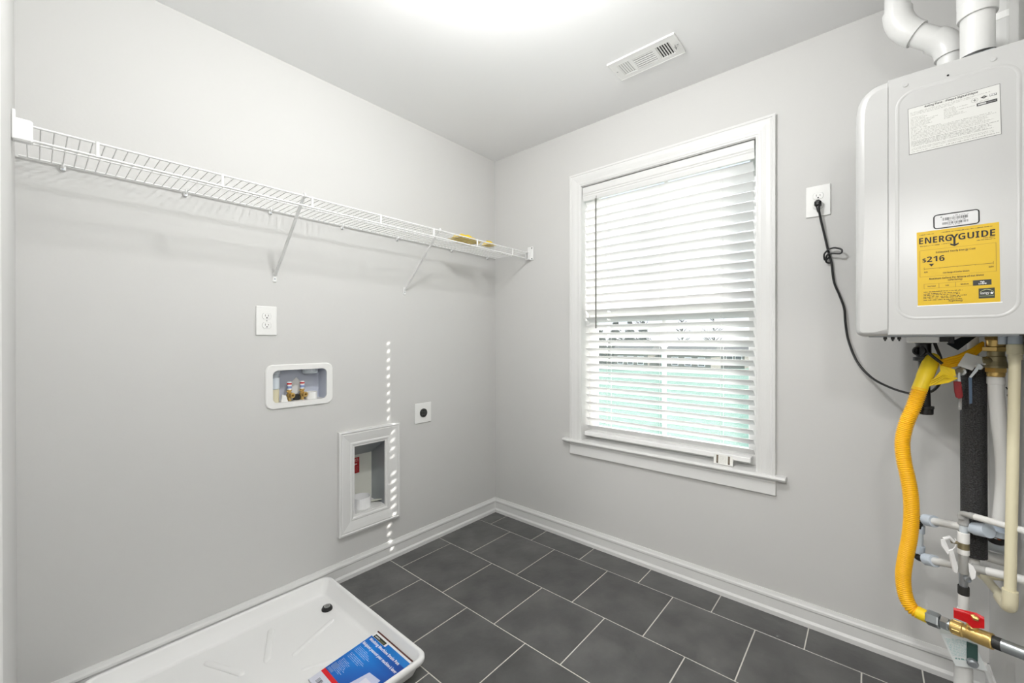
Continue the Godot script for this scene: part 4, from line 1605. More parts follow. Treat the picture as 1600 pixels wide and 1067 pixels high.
func build_vents():
	# exhaust: straight up from the top of the heater, then a fitting
	var c := Vector3(2.1934, 1.9502, 0.5000)
	c.y = 1.855
	var t := thing("exhaust_pipe", "straight white plastic exhaust pipe rising from the top of the heater into a wider fitting", "pipe")
	var s := new_st()
	lathe(s, c, Vector3.UP, [[0.0315, 0], [0.0315, 0.25]], 32)
	obj("pipe", s, M.pvc, t)
	s = new_st()
	var j := c + Vector3(0, 0.175, 0)
	lathe(s, j, Vector3.UP, [[0.0317, 0.0], [0.0365, 0.0], [0.0372, 0.002], [0.0372, 0.036], [0.038, 0.044], [0.038, 0.075]], 32)
	tube(s, curve([j + Vector3(0, 0.055, 0), j + Vector3(0, 0.090, 0), j + Vector3(-0.022, 0.135, 0.0), j + Vector3(-0.075, 0.185, 0.0)], 6), 0.0375, 28)
	obj("elbow", s, M.pvc, t)
	s = new_st()
	tube(s, [j + Vector3(-0.06, 0.17, 0), j + Vector3(-0.245, 0.345, 0), j + Vector3(-0.06, 0.17, 0) + Vector3(-0.185, 0.175, 0) * (H - 0.001 - j.y - 0.17) / 0.175], 0.0315, 28)
	obj("upper_pipe", s, M.pvc, t)
	s = new_st()
	lathe(s, c + Vector3(0, 0.003, 0), Vector3.UP, [[0.046, 0], [0.046, 0.006], [0.040, 0.008], [0.0385, 0.018], [0.0385, 0.068], [0.0318, 0.069]], 32)
	obj("collar", s, M.dark, t)
	s = new_st()
	lathe(s, c + Vector3(0, 0.003, 0), Vector3.UP, [[0.0386, 0.050], [0.0398, 0.052], [0.0398, 0.060], [0.0386, 0.062]], 32)
	bx(s, c + Vector3(0.014, 0.059, 0.039), Vector3(0.022, 0.010, 0.008), 0.002)
	obj("clamp", s, M.steel, t)
	rebase(t, c)
	# intake with two elbows
	var p0 := Vector3(2.1608, 1.9902, 0.3700)
	p0.y = 1.855
	var p1 := Vector3(2.1595, 2.0444, 0.3700)
	var p2 := Vector3(2.0455, 2.1469, 0.3700)
	var p3 := Vector3(2.0368, 2.3583, 0.3700)
	p3.x = p2.x
	t = thing("intake_pipe", "white plastic intake pipe with two elbows beside the exhaust on the heater", "pipe")
	s = new_st()
	tube(s, [p0, p1], 0.0300, 28)
	obj("pipe", s, M.pvc, t)
	s = new_st()
	tube(s, bent([p1 + Vector3(0, -0.035, 0), p1, p1 + (p2 - p1) * 0.30], 0.035, 8), 0.0350, 28)
	obj("elbow", s, M.pvc, t)
	s = new_st()
	tube(s, [p1 + (p2 - p1) * 0.25, p1 + (p2 - p1) * 0.7], 0.0302, 28)
	obj("pipe", s, M.pvc, t)
	s = new_st()
	tube(s, bent([p1 + (p2 - p1) * 0.62, p2, p2 + Vector3(0, 0.052, 0)], 0.055, 10), 0.0352, 28)
	obj("elbow", s, M.pvc, t)
	s = new_st()
	tube(s, [p2 + Vector3(0, 0.04, 0), Vector3(p2.x, H - 0.001, p2.z)], 0.0300, 28)
	obj("pipe", s, M.pvc, t)
	s = new_st()
	lathe(s, p0, Vector3.UP, [[0.036, 0], [0.036, 0.004], [0.0335, 0.006], [0.0335, 0.016], [0.0302, 0.016]], 28)
	obj("collar", s, M.white, t)
	rebase(t, p0)
	# a third pipe in the corner by the right wall
	var q := Vector3(2.2822, 2.1246, 0.2200)
	t = thing("wall_pipe", "white vertical pipe against the right wall behind the heater's exhaust", "pipe", Vector3(q.x, 1.86, q.z))
	s = new_st()
	lathe(s, Vector3(), Vector3.UP, [[0.036, -0.3], [0.036, H - 1.861]], 28)
	obj("pipe", s, M.pvc, t)
	s = new_st()
	bx(s, Vector3(0.040, 0.28, 0), Vector3(0.008, 0.02, 0.10), 0.001)
	lathe(s, Vector3(0, 0.27, 0), Vector3.UP, [[0.0362, 0], [0.0375, 0.001], [0.0375, 0.02], [0.0362, 0.021]], 28)
	obj("strap", s, M.white, t)

func build_cord():
	var t := thing("power_cord", "black power cord drooping from the wall outlet to the underside of the heater", "cord")
	var pts := [Vector3(1.8225, 1.7358, 0.0300), Vector3(1.8322, 1.6739, 0.0200), Vector3(1.8441, 1.6086, 0.0120), Vector3(1.8543, 1.5505, 0.0100), Vector3(1.8645, 1.5028, 0.0100), Vector3(1.8727, 1.4248, 0.0100), Vector3(1.8909, 1.3669, 0.0120), Vector3(1.9049, 1.3152, 0.0140), Vector3(1.9089, 1.2569, 0.0160), Vector3(1.9188, 1.1862, 0.0200), Vector3(1.9461, 1.1052, 0.0400), Vector3(1.9869, 1.0510, 0.0750), Vector3(2.0346, 1.0235, 0.1300), Vector3(2.0770, 1.0134, 0.2000), Vector3(2.1066, 1.0176, 0.2600), Vector3(2.1291, 1.0352, 0.3000), Vector3(2.1415, 1.0639, 0.3300), Vector3(2.1454, 1.0985, 0.3600), Vector3(2.1366, 1.1372, 0.4000), Vector3(2.1237, 1.1743, 0.4300), Vector3(2.1178, 1.1961, 0.4400)]
	var s := new_st()
	tube(s, curve(pts, 6), 0.0040, 8)
	obj("cable", s, M.black, t)
	# the slack tied in a loop
	s = new_st()
	tube(s, curve([Vector3(1.8585, 1.5238, 0.0120), Vector3(1.8446, 1.5142, 0.0200), Vector3(1.8428, 1.5370, 0.0240), Vector3(1.8569, 1.5537, 0.0200), Vector3(1.8754, 1.5580, 0.0240), Vector3(1.8976, 1.5461, 0.0300), Vector3(1.8937, 1.5312, 0.0320), Vector3(1.8674, 1.5358, 0.0260), Vector3(1.8508, 1.5314, 0.0200), Vector3(1.8485, 1.5065, 0.0160), Vector3(1.8605, 1.5004, 0.0120)], 6), 0.0033, 8)
	obj("tied_loop", s, M.black, t)
	s = new_st()
	bx(s, Vector3(1.8218, 1.7457, 0.0220), Vector3(0.023, 0.028, 0.028), 0.007)
	lathe(s, Vector3(1.8235, 1.7252, 0.0300), Vector3(0.1, -1, 0.12), [[0.0075, -0.006], [0.0065, 0.004], [0.005, 0.014], [0.004, 0.018]], 12)
	obj("plug", s, M.black, t)
	rebase(t, Vector3(1.8225, 1.7358, 0.0300))

# corrugated radius along a resampled path
func corrugated(s: SurfaceTool, pts: Array, r: float, amp: float, pitch: float, seg := 16):
	var path := Curve3D.new()
	path.bake_interval = 0.004
	for p in pts:
		path.add_point(p)
	var n := int(path.get_baked_length() / pitch) * 4
	var c := []
	var rr := []
	for i in n + 1:
		c.append(path.sample_baked(path.get_baked_length() * i / n, true))
		rr.append(r + amp * [-1.0, 0.35, 1.0, 0.35][i % 4])
	tube(s, c, rr, seg)

func slab(s: SurfaceTool, pts: Array, th: float):
	# an irregular flat piece with thickness th, through 3-D corner points
	flat(s)
	var c := Vector3()
	for p in pts:
		c += p / pts.size()
	var nn: Vector3 = (pts[1] - pts[0]).cross(pts[2] - pts[0]).normalized() * th * 0.5
	if nn.dot(CAM - c) < 0:
		nn = -nn
	var n := pts.size()
	for i in range(1, n - 1):
		tri(s, pts[0] + nn, pts[i] + nn, pts[i + 1] + nn, nn)
		tri(s, pts[0] - nn, pts[i] - nn, pts[i + 1] - nn, -nn)
	for i in n:
		var a: Vector3 = pts[i]
		var b: Vector3 = pts[(i + 1) % n]
		quad(s, a - nn, b - nn, b + nn, a + nn, (a + b) / 2 - c)

func hexagon(s: SurfaceTool, at: Vector3, axis: Vector3, r: float, h: float, phase := 0.3):
	lathe(s, at, axis, [[0, 0], [r * 0.93, 0], [r, h * 0.12], [r, h * 0.88], [r * 0.93, h], [0, h]], 6, phase, true)

func build_under_heater():
	# black condensate trap behind the gas hose
	var c := Vector3(2.0998, 1.1517, 0.4200)
	var t := thing("condensate_trap", "black plastic drain trap hanging below the heater behind the yellow hose", "trap")
	var s := new_st()
	var top := Vector3(c.x, 1.203, c.z)
	lathe(s, top, Vector3.DOWN, [[0.024, 0], [0.024, 0.010], [0.019, 0.012], [0.019, 0.022], [0.0165, 0.024], [0.0165, 0.062], [0.0225, 0.063], [0.0225, 0.072], [0.0150, 0.074]], 20)
	lathe(s, top + Vector3(-0.004, -0.044, 0.0), Vector3(-0.35, 0, 1), [[0.014, 0], [0.014, 0.024], [0.0105, 0.024], [0.0105, 0.012], [0, 0.012]], 18)
	obj("body", s, M.black, t)
	s = new_st()
	var bot := Vector3(2.1091, 0.9856, 0.4200)
	bot.x = c.x
	tube(s, [top + Vector3(0, -0.07, 0), Vector3(c.x + 0.004, bot.y + 0.012, c.z)], 0.0118, 16)
	obj("tube", s, M.black, t)
	s = new_st()
	lathe(s, Vector3(c.x + 0.004, bot.y + 0.014, c.z), Vector3.DOWN, [[0, 0], [0.0185, 0], [0.0185, 0.007], [0.017, 0.008], [0.017, 0.022], [0.015, 0.024], [0, 0.024]], 18)
	obj("cap", s, M.black, t)
	rebase(t, top)

	# yellow corrugated gas hose
	t = thing("gas_hose", "yellow corrugated gas hose curving from the heater down to the brass gas valve", "hose")
	var path := curve([Vector3(2.0900, 1.0569, 0.4700), Vector3(2.0770, 1.0031, 0.4700), Vector3(2.0612, 0.9500, 0.4700), Vector3(2.0532, 0.8972, 0.4700), Vector3(2.0559, 0.8460, 0.4700), Vector3(2.0639, 0.7979, 0.4700), Vector3(2.0706, 0.7444, 0.4700), Vector3(2.0719, 0.6843, 0.4700), Vector3(2.0680, 0.6245, 0.4700), Vector3(2.0600, 0.5668, 0.4700), Vector3(2.0547, 0.5095, 0.4700), Vector3(2.0585, 0.4616, 0.4750), Vector3(2.0702, 0.4322, 0.4800), Vector3(2.0867, 0.4236, 0.4850)], 8)
	s = new_st()
	corrugated(s, path, 0.0160, 0.0021, 0.0052)
	obj("corrugation", s, M.yellow, t)
	s = new_st()
	tube(s, curve([Vector3(2.0842, 0.4249, 0.4845), Vector3(2.0953, 0.4244, 0.4900), Vector3(2.1027, 0.4247, 0.4930)], 4), 0.0168, 18)
	tube(s, curve([Vector3(2.0874, 1.0476, 0.4700), Vector3(2.0997, 1.0875, 0.4600), Vector3(2.1127, 1.1252, 0.4400), Vector3(2.1220, 1.1467, 0.4200)], 5), [0.0172, 0.0172, 0.0172, 0.0172, 0.0172, 0.0185, 0.0185, 0.0185, 0.0185, 0.0185, 0.018, 0.0175, 0.0165, 0.015, 0.012, 0.006], 18)
	obj("sleeve", s, M.tag_yellow, t)
	# ribbed warning strips wrapped round the top
	s = new_st()
	for k in 5:
		tube(s, [Vector3(2.1321, 1.1334, 0.4500) + Vector3(0, -0.006 * k, 0.004), Vector3(2.1661, 1.1461, 0.4300) + Vector3(0, -0.0062 * k, 0.006), Vector3(2.1974, 1.1657, 0.4100) + Vector3(0, -0.0055 * k, 0), Vector3(2.2190, 1.1834, 0.3900) + Vector3(0, -0.0035 * k, 0)], 0.0036, 6)
	obj("warning_strip", s, M.yellow, t)
	s = new_st()
	slab(s, [Vector3(2.1287, 1.1212, 0.4600), Vector3(2.1581, 1.1100, 0.4600), Vector3(2.1610, 1.0906, 0.4550), Vector3(2.1311, 1.0947, 0.4620)], 0.001)
	slab(s, [Vector3(2.1024, 1.0600, 0.4750), Vector3(2.1303, 1.1058, 0.4700), Vector3(2.1641, 1.0859, 0.4600), Vector3(2.1452, 1.0730, 0.4680)], 0.001)
	for k in 3:
		tube(s, [Vector3(2.1110, 1.0644, 0.4780) + Vector3(0, 0.007 * k, 0), Vector3(2.1349, 1.0869, 0.4740) + Vector3(0, 0.004 * k, 0), Vector3(2.1601, 1.0842, 0.4640) + Vector3(0, 0.001 * k, 0)], 0.0016, 6)
	obj("warning_flag", s, M.tag_yellow, t)
	s = new_st()
	tube(s, [Vector3(2.1029, 1.1569, 0.4850), Vector3(2.1167, 1.1413, 0.4850), Vector3(2.1319, 1.1257, 0.4800)], 0.0038, 8)
	obj("cable_tie", s, M.black, t)
	rebase(t, Vector3(2.1027, 0.4247, 0.4930))

	# dark flap and white tag hanging by the valve
	s = new_st()
	slab(s, [Vector3(2.1442, 1.1799, 0.4400), Vector3(2.1829, 1.2031, 0.4000), Vector3(2.2108, 1.2030, 0.3800), Vector3(2.1673, 1.1621, 0.4300)], 0.0016)
	var o := obj("flap_tag", s, flat_mat(0.07, 0.10, 0.12, 0.5))
	tag(o, "dark folded flap under the heater above the yellow warning strips", "tag")
	s = new_st()
	slab(s, [Vector3(2.1645, 1.1201, 0.4450), Vector3(2.1824, 1.1552, 0.4250), Vector3(2.2214, 1.1400, 0.4150), Vector3(2.2195, 1.1228, 0.4200), Vector3(2.2019, 1.1226, 0.4300), Vector3(2.1925, 1.1070, 0.4400)], 0.0012)
	o = obj("paper_tag", s, M.paper)
	tag(o, "blank white paper tag between the yellow strips and the brass valve", "tag")

	# hot water service valve: brass stack under the heater
	c = Vector3(2.2408, 1.1400, 0.4000)
	t = thing("service_valve", "brass union valve hanging from the heater above the white plastic pipe", "valve")
	s = new_st()
	var tp := Vector3(c.x, 1.203, c.z)
	hexagon(s, tp, Vector3.DOWN, 0.0215, 0.013)
	lathe(s, tp, Vector3.DOWN, [[0.017, 0.012], [0.0185, 0.014], [0.0185, 0.030], [0.016, 0.031]], 20)
	obj("nipple", s, M.brass, t)
	s = new_st()
	hexagon(s, tp + Vector3(0, -0.031, 0), Vector3.DOWN, 0.0285, 0.0125, 0.1)
	obj("union_nut", s, M.brass, t)
	s = new_st()
	lathe(s, tp, Vector3.DOWN, [[0.0155, 0.043], [0.0165, 0.044], [0.0165, 0.056], [0.0185, 0.058], [0.0195, 0.070], [0.0225, 0.083], [0.0225, 0.088], [0.0175, 0.089]], 22)
	lathe(s, tp + Vector3(-0.010, -0.070, 0.006), Vector3(-1, 0, 0.35), [[0.0115, 0], [0.0115, 0.020], [0.009, 0.021], [0, 0.021]], 14)
	obj("body", s, M.aged_brass, t)
	s = new_st()
	hexagon(s, tp + Vector3(0, -0.087, 0), Vector3.DOWN, 0.0220, 0.0135, 0.2)
	lathe(s, tp, Vector3.DOWN, [[0.016, 0.1], [0.0175, 0.101], [0.0175, 0.110], [0.015, 0.113]], 20)
	obj("lower_nut", s, M.brass, t)
	s = new_st()
	slab(s, [Vector3(2.1854, 1.0899, 0.4500), Vector3(2.1958, 1.1112, 0.4500), Vector3(2.2028, 1.1269, 0.4500), Vector3(2.2062, 1.1219, 0.4500), Vector3(2.2005, 1.1062, 0.4500), Vector3(2.1889, 1.0866, 0.4500)], 0.003)
	lathe(s, Vector3(2.2057, 1.1182, 0.4450), Vector3(-0.6, 0, 1), [[0.0085, 0], [0.0085, 0.006], [0.004, 0.007], [0, 0.008]], 6, 0.0, true)
	var lev := obj("handle_bracket", s, M.steel, t)
	s = new_st()
	slab(s, [Vector3(2.1842, 1.0881, 0.4500), Vector3(2.1906, 1.0884, 0.4500), Vector3(2.1906, 1.0198, 0.4550), Vector3(2.1854, 1.0175, 0.4550)], 0.005)
	obj("handle_grip", s, M.blue, lev)
	s = new_st()
	var rg := []
	for k in 17:
		rg.append(Vector3(2.2639, 1.0442, 0.4300) + Vector3(cos(TAU * k / 16.0) * 0.0075, sin(TAU * k / 16.0) * 0.006, 0))
	tube(s, rg, 0.0013, 6)
	tube(s, [Vector3(2.2557, 1.0646, 0.4200), Vector3(2.2606, 1.0524, 0.4300)], 0.0013, 6)
	obj("strap_loop", s, M.black, t)
	rebase(t, tp)

	# red handled valve partly behind
	t = thing("red_handled_valve", "small valve with a red lever hanging left of the black insulated pipe", "valve")
	s = new_st()
	slab(s, [Vector3(2.1706, 1.0983, 0.4000), Vector3(2.1744, 1.0985, 0.4000), Vector3(2.1756, 1.0697, 0.4000), Vector3(2.1694, 1.0675, 0.4000)], 0.004)
	lathe(s, Vector3(2.1839, 1.1009, 0.3700), Vector3(-0.4, 0, 1), [[0.012, 0], [0.012, 0.02], [0.007, 0.021], [0.007, 0.026], [0, 0.026]], 14)
	obj("body", s, M.steel, t)
	s = new_st()
	prism(s, [Vector2(-0.008, 0), Vector2(0.007, 0), Vector2(0.0105, -0.040), Vector2(0.0085, -0.046), Vector2(0.002, -0.048), Vector2(-0.0035, -0.044), Vector2(-0.006, -0.03)], -0.004, 0.004, Vector3(2.1683, 1.0736, 0.4100), Basis(), 0.0015)
	obj("lever", s, M.dark_red, t)
	s = new_st()
	tube(s, [Vector3(2.1766, 0.9915, 0.3800), Vector3(2.1766, 1.0646, 0.3800)], 0.004, 10)
	obj("stem", s, M.grey, t)
	rebase(t, Vector3(2.1839, 1.1009, 0.3700))

	# insulated pipe
	var a := Vector3(2.2043, 1.1377, 0.3600)
	var b := Vector3(2.2058, 0.5766, 0.3600)
	b.x = a.x + 0.002
	t = thing("insulated_pipe", "thick vertical pipe in black foam insulation between heater and pipe manifold", "pipe")
	s = new_st()
	tube(s, [a, a.lerp(b, 0.3), a.lerp(b, 0.6), b], 0.0262, 26)
	obj("foam_sleeve", s, M.foam, t)
	s = new_st()
	tube(s, [a + Vector3(0, 0.10, 0), a + Vector3(0, -0.01, 0)], 0.0115, 16)
	obj("pipe", s, M.pex, t)
	s = new_st()
	tube(s, [b + Vector3(0, 0.01, 0), b + Vector3(0, -0.05, 0)], 0.0115, 16)
	obj("pipe", s, M.pex, t)
	rebase(t, b)

	# white pipe below the brass valve
	t = thing("white_pipe", "white plastic pipe bowing gently from the brass valve down to a pale cup", "pipe")
	s = new_st()
	tube(s, curve([Vector3(2.2408, 1.0740, 0.4000), Vector3(2.2420, 1.0324, 0.4000), Vector3(2.2466, 0.9669, 0.4000), Vector3(2.2523, 0.8986, 0.4000), Vector3(2.2546, 0.8299, 0.4000), Vector3(2.2524, 0.7603, 0.4000), Vector3(2.2479, 0.6985, 0.4000)], 5), 0.0155, 20)
	obj("pipe", s, M.pex, t)
	s = new_st()
	lathe(s, tp + Vector3(0, -0.112, 0), Vector3.DOWN, [[0.0155, 0], [0.0172, 0.001], [0.0172, 0.020], [0.0155, 0.021]], 20)
	obj("collar", s, M.pex, t)
	s = new_st()
	lathe(s, Vector3(2.2456, 0.6632, 0.4000), Vector3(0.05, 1, 0.25), [[0.0165, 0], [0.0225, 0.002], [0.0235, 0.020], [0.0205, 0.020], [0.0185, 0.006], [0, 0.006]], 24)
	obj("cup", s, M.blue_clear, t)
	s = new_st()
	lathe(s, Vector3(2.2422, 0.6430, 0.4000), Vector3(0.05, 1, 0.25), [[0.0165, 0], [0.0185, 0.018]], 20)
	obj("coupling", s, M.black, t)
	rebase(t, Vector3(2.2479, 0.6985, 0.4000))

	# cream condensate pipe with its elbow
	t = thing("condensate_pipe", "cream plastic condensate pipe running down beside the right wall to a rounded elbow", "pipe")
	var c0 := Vector3(2.2573, 1.1952, 0.5000)
	c0.y = 1.175
	var c1 := Vector3(2.2462, 0.5257, 0.5200)
	s = new_st()
	tube(s, [c0, c0.lerp(c1, 0.5) , c1 + Vector3(0, 0.03, 0)], 0.0105, 18)
	obj("pipe", s, M.cream, t)
	s = new_st()
	lathe(s, c0 + Vector3(0, 0.0, 0), Vector3.UP, [[0.0107, -0.035], [0.0125, -0.034], [0.0125, -0.022], [0.0145, -0.020], [0.0145, 0.004], [0.0107, 0.005]], 18)
	obj("coupling", s, M.cream, t)
	s = new_st()
	lathe(s, c0 + Vector3(0, 0.004, 0), Vector3.UP, [[0.0115, 0], [0.0125, 0.002], [0.0125, 0.022], [0, 0.022]], 18)
	lathe(s, c0 + Vector3(-0.019, 0.004, -0.01), Vector3.UP, [[0.008, 0], [0.008, 0.022], [0, 0.022]], 14)
	obj("spigot", s, M.blue_clear, t)
	var c2 := Vector3(2.2441, 0.4693, 0.2000)
	s = new_st()
	tube(s, bent([c1 + Vector3(0, 0.042, 0), c1 + Vector3(0, -0.006, 0), (c1 + Vector3(0, -0.006, 0)).lerp(c2, 0.28)], 0.026, 10), 0.0140, 20)
	obj("elbow", s, M.cream, t)
	s = new_st()
	tube(s, [c1.lerp(c2, 0.15), c2], 0.0105, 18)
	obj("lower_pipe", s, M.cream, t)
	s = new_st()
	tube(s, bent([c2.lerp(c1, 0.06), c2, c2 + Vector3(0.05, 0.01, -0.005)], 0.02, 6), 0.0138, 18)
	tube(s, [c2 + Vector3(0.05, 0.01, -0.005), Vector3(W - 0.002, c2.y + 0.02, c2.z - 0.01)], 0.0105, 14)
	obj("wall_elbow", s, M.cream, t)
	rebase(t, c1)

func build_manifold():
	var x := Vector3.RIGHT
	# vertical valve stack
	var b := Vector3(2.1799, 0.2460, 0.4200)
	var t := thing("valve_stack", "vertical stack of pale pipe couplings, brass ring and chrome valve rising from the floor corner", "pipe fitting")
	var ax := Vector3(2.1791, 0.5876, 0.4200)
	var yy := func(py: float) -> float: return ax.y + (870.0 - py) * 0.001779
	var seg := func(p0: float, p1: float, r: float, r2: float) -> Array:
		return [[r * 0.9, 0], [r, 0.0015], [r2, yy.call(p0) - yy.call(p1) - 0.0015], [r2 * 0.9, yy.call(p0) - yy.call(p1)]]
	var stack := [["ring", 807, 820, 0.0100, 0.0118, "grey"], ["coupling", 818, 836, 0.0088, 0.0088, "clear"], ["collar", 831, 848, 0.0122, 0.0122, "paper"], ["brass_ring", 846, 858, 0.0116, 0.0120, "aged_brass"], ["collar", 857, 866, 0.0120, 0.0118, "paper"], ["tee", 864, 896, 0.0105, 0.0105, "grey"], ["chrome_valve", 893, 916, 0.0095, 0.0090, "galv"], ["union", 915, 929, 0.0118, 0.0118, "dark"], ["pipe", 927, 953, 0.0110, 0.0110, "pex"], ["coupling", 950, 1010, 0.0128, 0.0128, "pex"], ["pipe", 1008, 1062, 0.0175, 0.0185, "pex"]]
	for q in stack:
		var s := new_st()
		lathe(s, Vector3(ax.x, yy.call(q[1]), ax.z), Vector3.DOWN, seg.call(q[1], q[2], q[3], q[4]), 20)
		obj(q[0], s, M[q[5]], t)
	var s := new_st()
	tube(s, [Vector3(ax.x, yy.call(1060), ax.z), Vector3(ax.x + 0.004, 0.0, ax.z)], [0.0185, 0.030], 20)
	obj("pipe", s, M.pex, t)
	s = new_st()
	lathe(s, Vector3(2.1845, 0.5317, 0.4300), Vector3(0.5, 0, 1), [[0.0085, 0], [0.0085, 0.004], [0.0065, 0.005], [0.0065, 0.001], [0, 0.001]], 16)
	obj("port", s, M.galv, t)
	# white lever with its tie
	s = new_st()
	slab(s, [Vector3(2.1315, 0.6353, 0.4600), Vector3(2.1389, 0.6394, 0.4600), Vector3(2.1492, 0.6090, 0.4550), Vector3(2.1450, 0.5989, 0.4600), Vector3(2.1325, 0.6204, 0.4620)], 0.004)
	slab(s, [Vector3(2.1462, 0.6099, 0.4600), Vector3(2.1540, 0.6141, 0.4550), Vector3(2.1643, 0.5663, 0.4500), Vector3(2.1619, 0.5496, 0.4500), Vector3(2.1568, 0.5521, 0.4520)], 0.005)
	tube(s, [Vector3(2.1369, 0.6370, 0.4550), Vector3(2.1484, 0.6441, 0.4500), Vector3(2.1580, 0.6310, 0.4400)], 0.0045, 8)
	var lv := obj("lever", s, M.print_white, t)
	lv.set_meta("label", "white lever handle")
	s = new_st()
	tube(s, [Vector3(2.1610, 0.6390, 0.4350), Vector3(2.1645, 0.6299, 0.4360), Vector3(2.1605, 0.6158, 0.4400), Vector3(2.1504, 0.6076, 0.4550)], 0.0013, 6)
	obj("wire_tie", s, M.print_white, t)
	s = new_st()
	lathe(s, Vector3(2.1531, 0.6295, 0.4400), Vector3(1, 0, -0.2), [[0.0042, 0], [0.0042, 0.012], [0.003, 0.014]], 10)
	obj("stem", s, M.aged_brass, t)
	s = new_st()
	slab(s, [Vector3(2.1833, 0.5893, 0.4600), Vector3(2.1926, 0.5823, 0.4600), Vector3(2.1972, 0.5702, 0.4600), Vector3(2.1961, 0.5526, 0.4600), Vector3(2.1891, 0.5449, 0.4600), Vector3(2.1845, 0.5656, 0.4600)], 0.003)
	obj("cap_tag", s, M.print_white, t)
	rebase(t, Vector3(ax.x, 0, ax.z))

	# upper cold water branch
	var d := Vector3(2.0998, 0.6330, 0.3000)
	var e := Vector3(2.1773, 0.6633, 0.3980)
	var f := Vector3(2.2197, 0.6815, 0.4450)
	t = thing("upper_water_pipe", "upper pale plastic water pipe with black elbow and pale blue clamps", "pipe")
	s = new_st()
	tube(s, bent([d + Vector3(-0.004, -0.03, 0), d, d + (e - d) * 0.18], 0.012, 6), 0.0098, 14)
	obj("elbow", s, M.black, t)
	s = new_st()
	tube(s, [d + (e - d) * 0.17, e, f], 0.0108, 18)
	obj("pipe", s, M.pex, t)
	s = new_st()
	tube(s, [d + (e - d) * 0.16, d + (e - d) * 0.38], 0.0170, 18)
	obj("clamp", s, M.blue_clear, t)
	s = new_st()
	tube(s, [e + (f - e) * 0.52, e + (f - e) * 1.05], [0.0165, 0.0185], 18)
	obj("clamp", s, M.blue_clear, t)
	s = new_st()
	tube(s, [e + (f - e) * 0.12, e + (f - e) * 0.54], 0.0125, 18)
	obj("coupling", s, M.clear, t)
	rebase(t, d)
	# drop between the branches, behind the hose
	t = thing("connecting_pipe", "short vertical clear pipe joining two black elbows behind the yellow hose", "pipe")
	s = new_st()
	tube(s, [Vector3(2.1001, 0.6114, 0.2950), Vector3(2.0987, 0.5187, 0.2950)], 0.0095, 14)
	obj("pipe", s, M.clear, t)
	s = new_st()
	tube(s, [Vector3(2.1001, 0.6114, 0.2950), Vector3(2.1001, 0.5874, 0.2950)], 0.0125, 14)
	obj("clamp", s, M.blue_clear, t)
	s = new_st()
	tube(s, [Vector3(2.1001, 0.5472, 0.2950), Vector3(2.0987, 0.5227, 0.2950)], 0.0130, 14)
	obj("clamp", s, M.blue_clear, t)
	rebase(t, Vector3(2.0987, 0.5187, 0.2950))
	# lower branch
	d = Vector3(2.0941, 0.5090, 0.3000)
	e = Vector3(2.1734, 0.5524, 0.4000)
	t = thing("lower_water_pipe", "lower pale plastic water pipe with black elbow and pale blue clamp", "pipe")
	s = new_st()
	tube(s, bent([d + Vector3(-0.003, 0.014, 0), d, d + (e - d) * 0.26], 0.012, 6), 0.0098, 14)
	obj("elbow", s, M.black, t)
	s = new_st()
	tube(s, [d + (e - d) * 0.2, e], 0.0108, 18)
	obj("pipe", s, M.pex, t)
	s = new_st()
	tube(s, [d + (e - d) * 0.23, d + (e - d) * 0.45], 0.0170, 18)
	obj("clamp", s, M.blue_clear, t)
	rebase(t, d)
	# grey relief line across the top of the stack
	var g := Vector3(2.1724, 0.7118, 0.4300)
	t = thing("upper_relief_pipe", "grey plastic pipe crossing above the manifold from the stack top to the right wall", "pipe")
	s = new_st()
	tube(s, bent([g + Vector3(0.002, -0.016, 0), g, g.lerp(Vector3(2.2684, 0.7222, 0.5200), 0.16)], 0.010, 6), 0.0072, 14)
	tube(s, [g.lerp(Vector3(2.2684, 0.7222, 0.5200), 0.16), g.lerp(Vector3(2.2684, 0.7222, 0.5200), 0.26)], 0.0088, 14)
	obj("elbow", s, M.grey, t)
	s = new_st()
	tube(s, [g.lerp(Vector3(2.2684, 0.7222, 0.5200), 0.2), g.lerp(Vector3(2.2684, 0.7222, 0.5200), (W - 0.001 - g.x) / (Vector3(2.2684, 0.7222, 0.5200).x - g.x))], 0.0086, 14)
	obj("pipe", s, M.pex, t)
	rebase(t, g)
	g = Vector3(2.1965, 0.5636, 0.4200)
	t = thing("lower_relief_pipe", "pale plastic pipe running from the manifold to the right wall below the black insulation", "pipe")
	s = new_st()
	tube(s, [g, g.lerp(Vector3(2.2793, 0.5789, 0.4600), 0.30)], 0.0112, 14)
	obj("elbow", s, M.grey, t)
	s = new_st()
	tube(s, [g.lerp(Vector3(2.2793, 0.5789, 0.4600), 0.25), g.lerp(Vector3(2.2793, 0.5789, 0.4600), (W - 0.001 - g.x) / (Vector3(2.2793, 0.5789, 0.4600).x - g.x))], 0.0108, 16)
	obj("pipe", s, M.pex, t)
	rebase(t, g)
	# stub pipes into the wall, behind
	t = thing("wall_stub", "stub of pale pipes with an orange clip entering the right wall behind the black insulation", "pipe")
	s = new_st()
	tube(s, [Vector3(2.2422, 0.5857, 0.2600), Vector3(2.2962, 0.5790, 0.2600)], 0.0160, 18)
	obj("pipe", s, M.clear, t)
	s = new_st()
	tube(s, [Vector3(2.2422, 0.5496, 0.2600), Vector3(2.2962, 0.5457, 0.2600)], 0.0155, 18)
	obj("pipe", s, M.pex, t)
	s = new_st()
	slab(s, [Vector3(2.2494, 0.6377, 0.3600), Vector3(2.2645, 0.6547, 0.3600), Vector3(2.2656, 0.6427, 0.3600), Vector3(2.2564, 0.6310, 0.3600)], 0.004)
	obj("clip", s, M.orange, t)
	s = new_st()
	tube(s, [Vector3(2.2638, 0.6332, 0.3500), Vector3(2.2684, 0.6116, 0.3500), Vector3(2.2707, 0.5823, 0.3500)], 0.0016, 6)
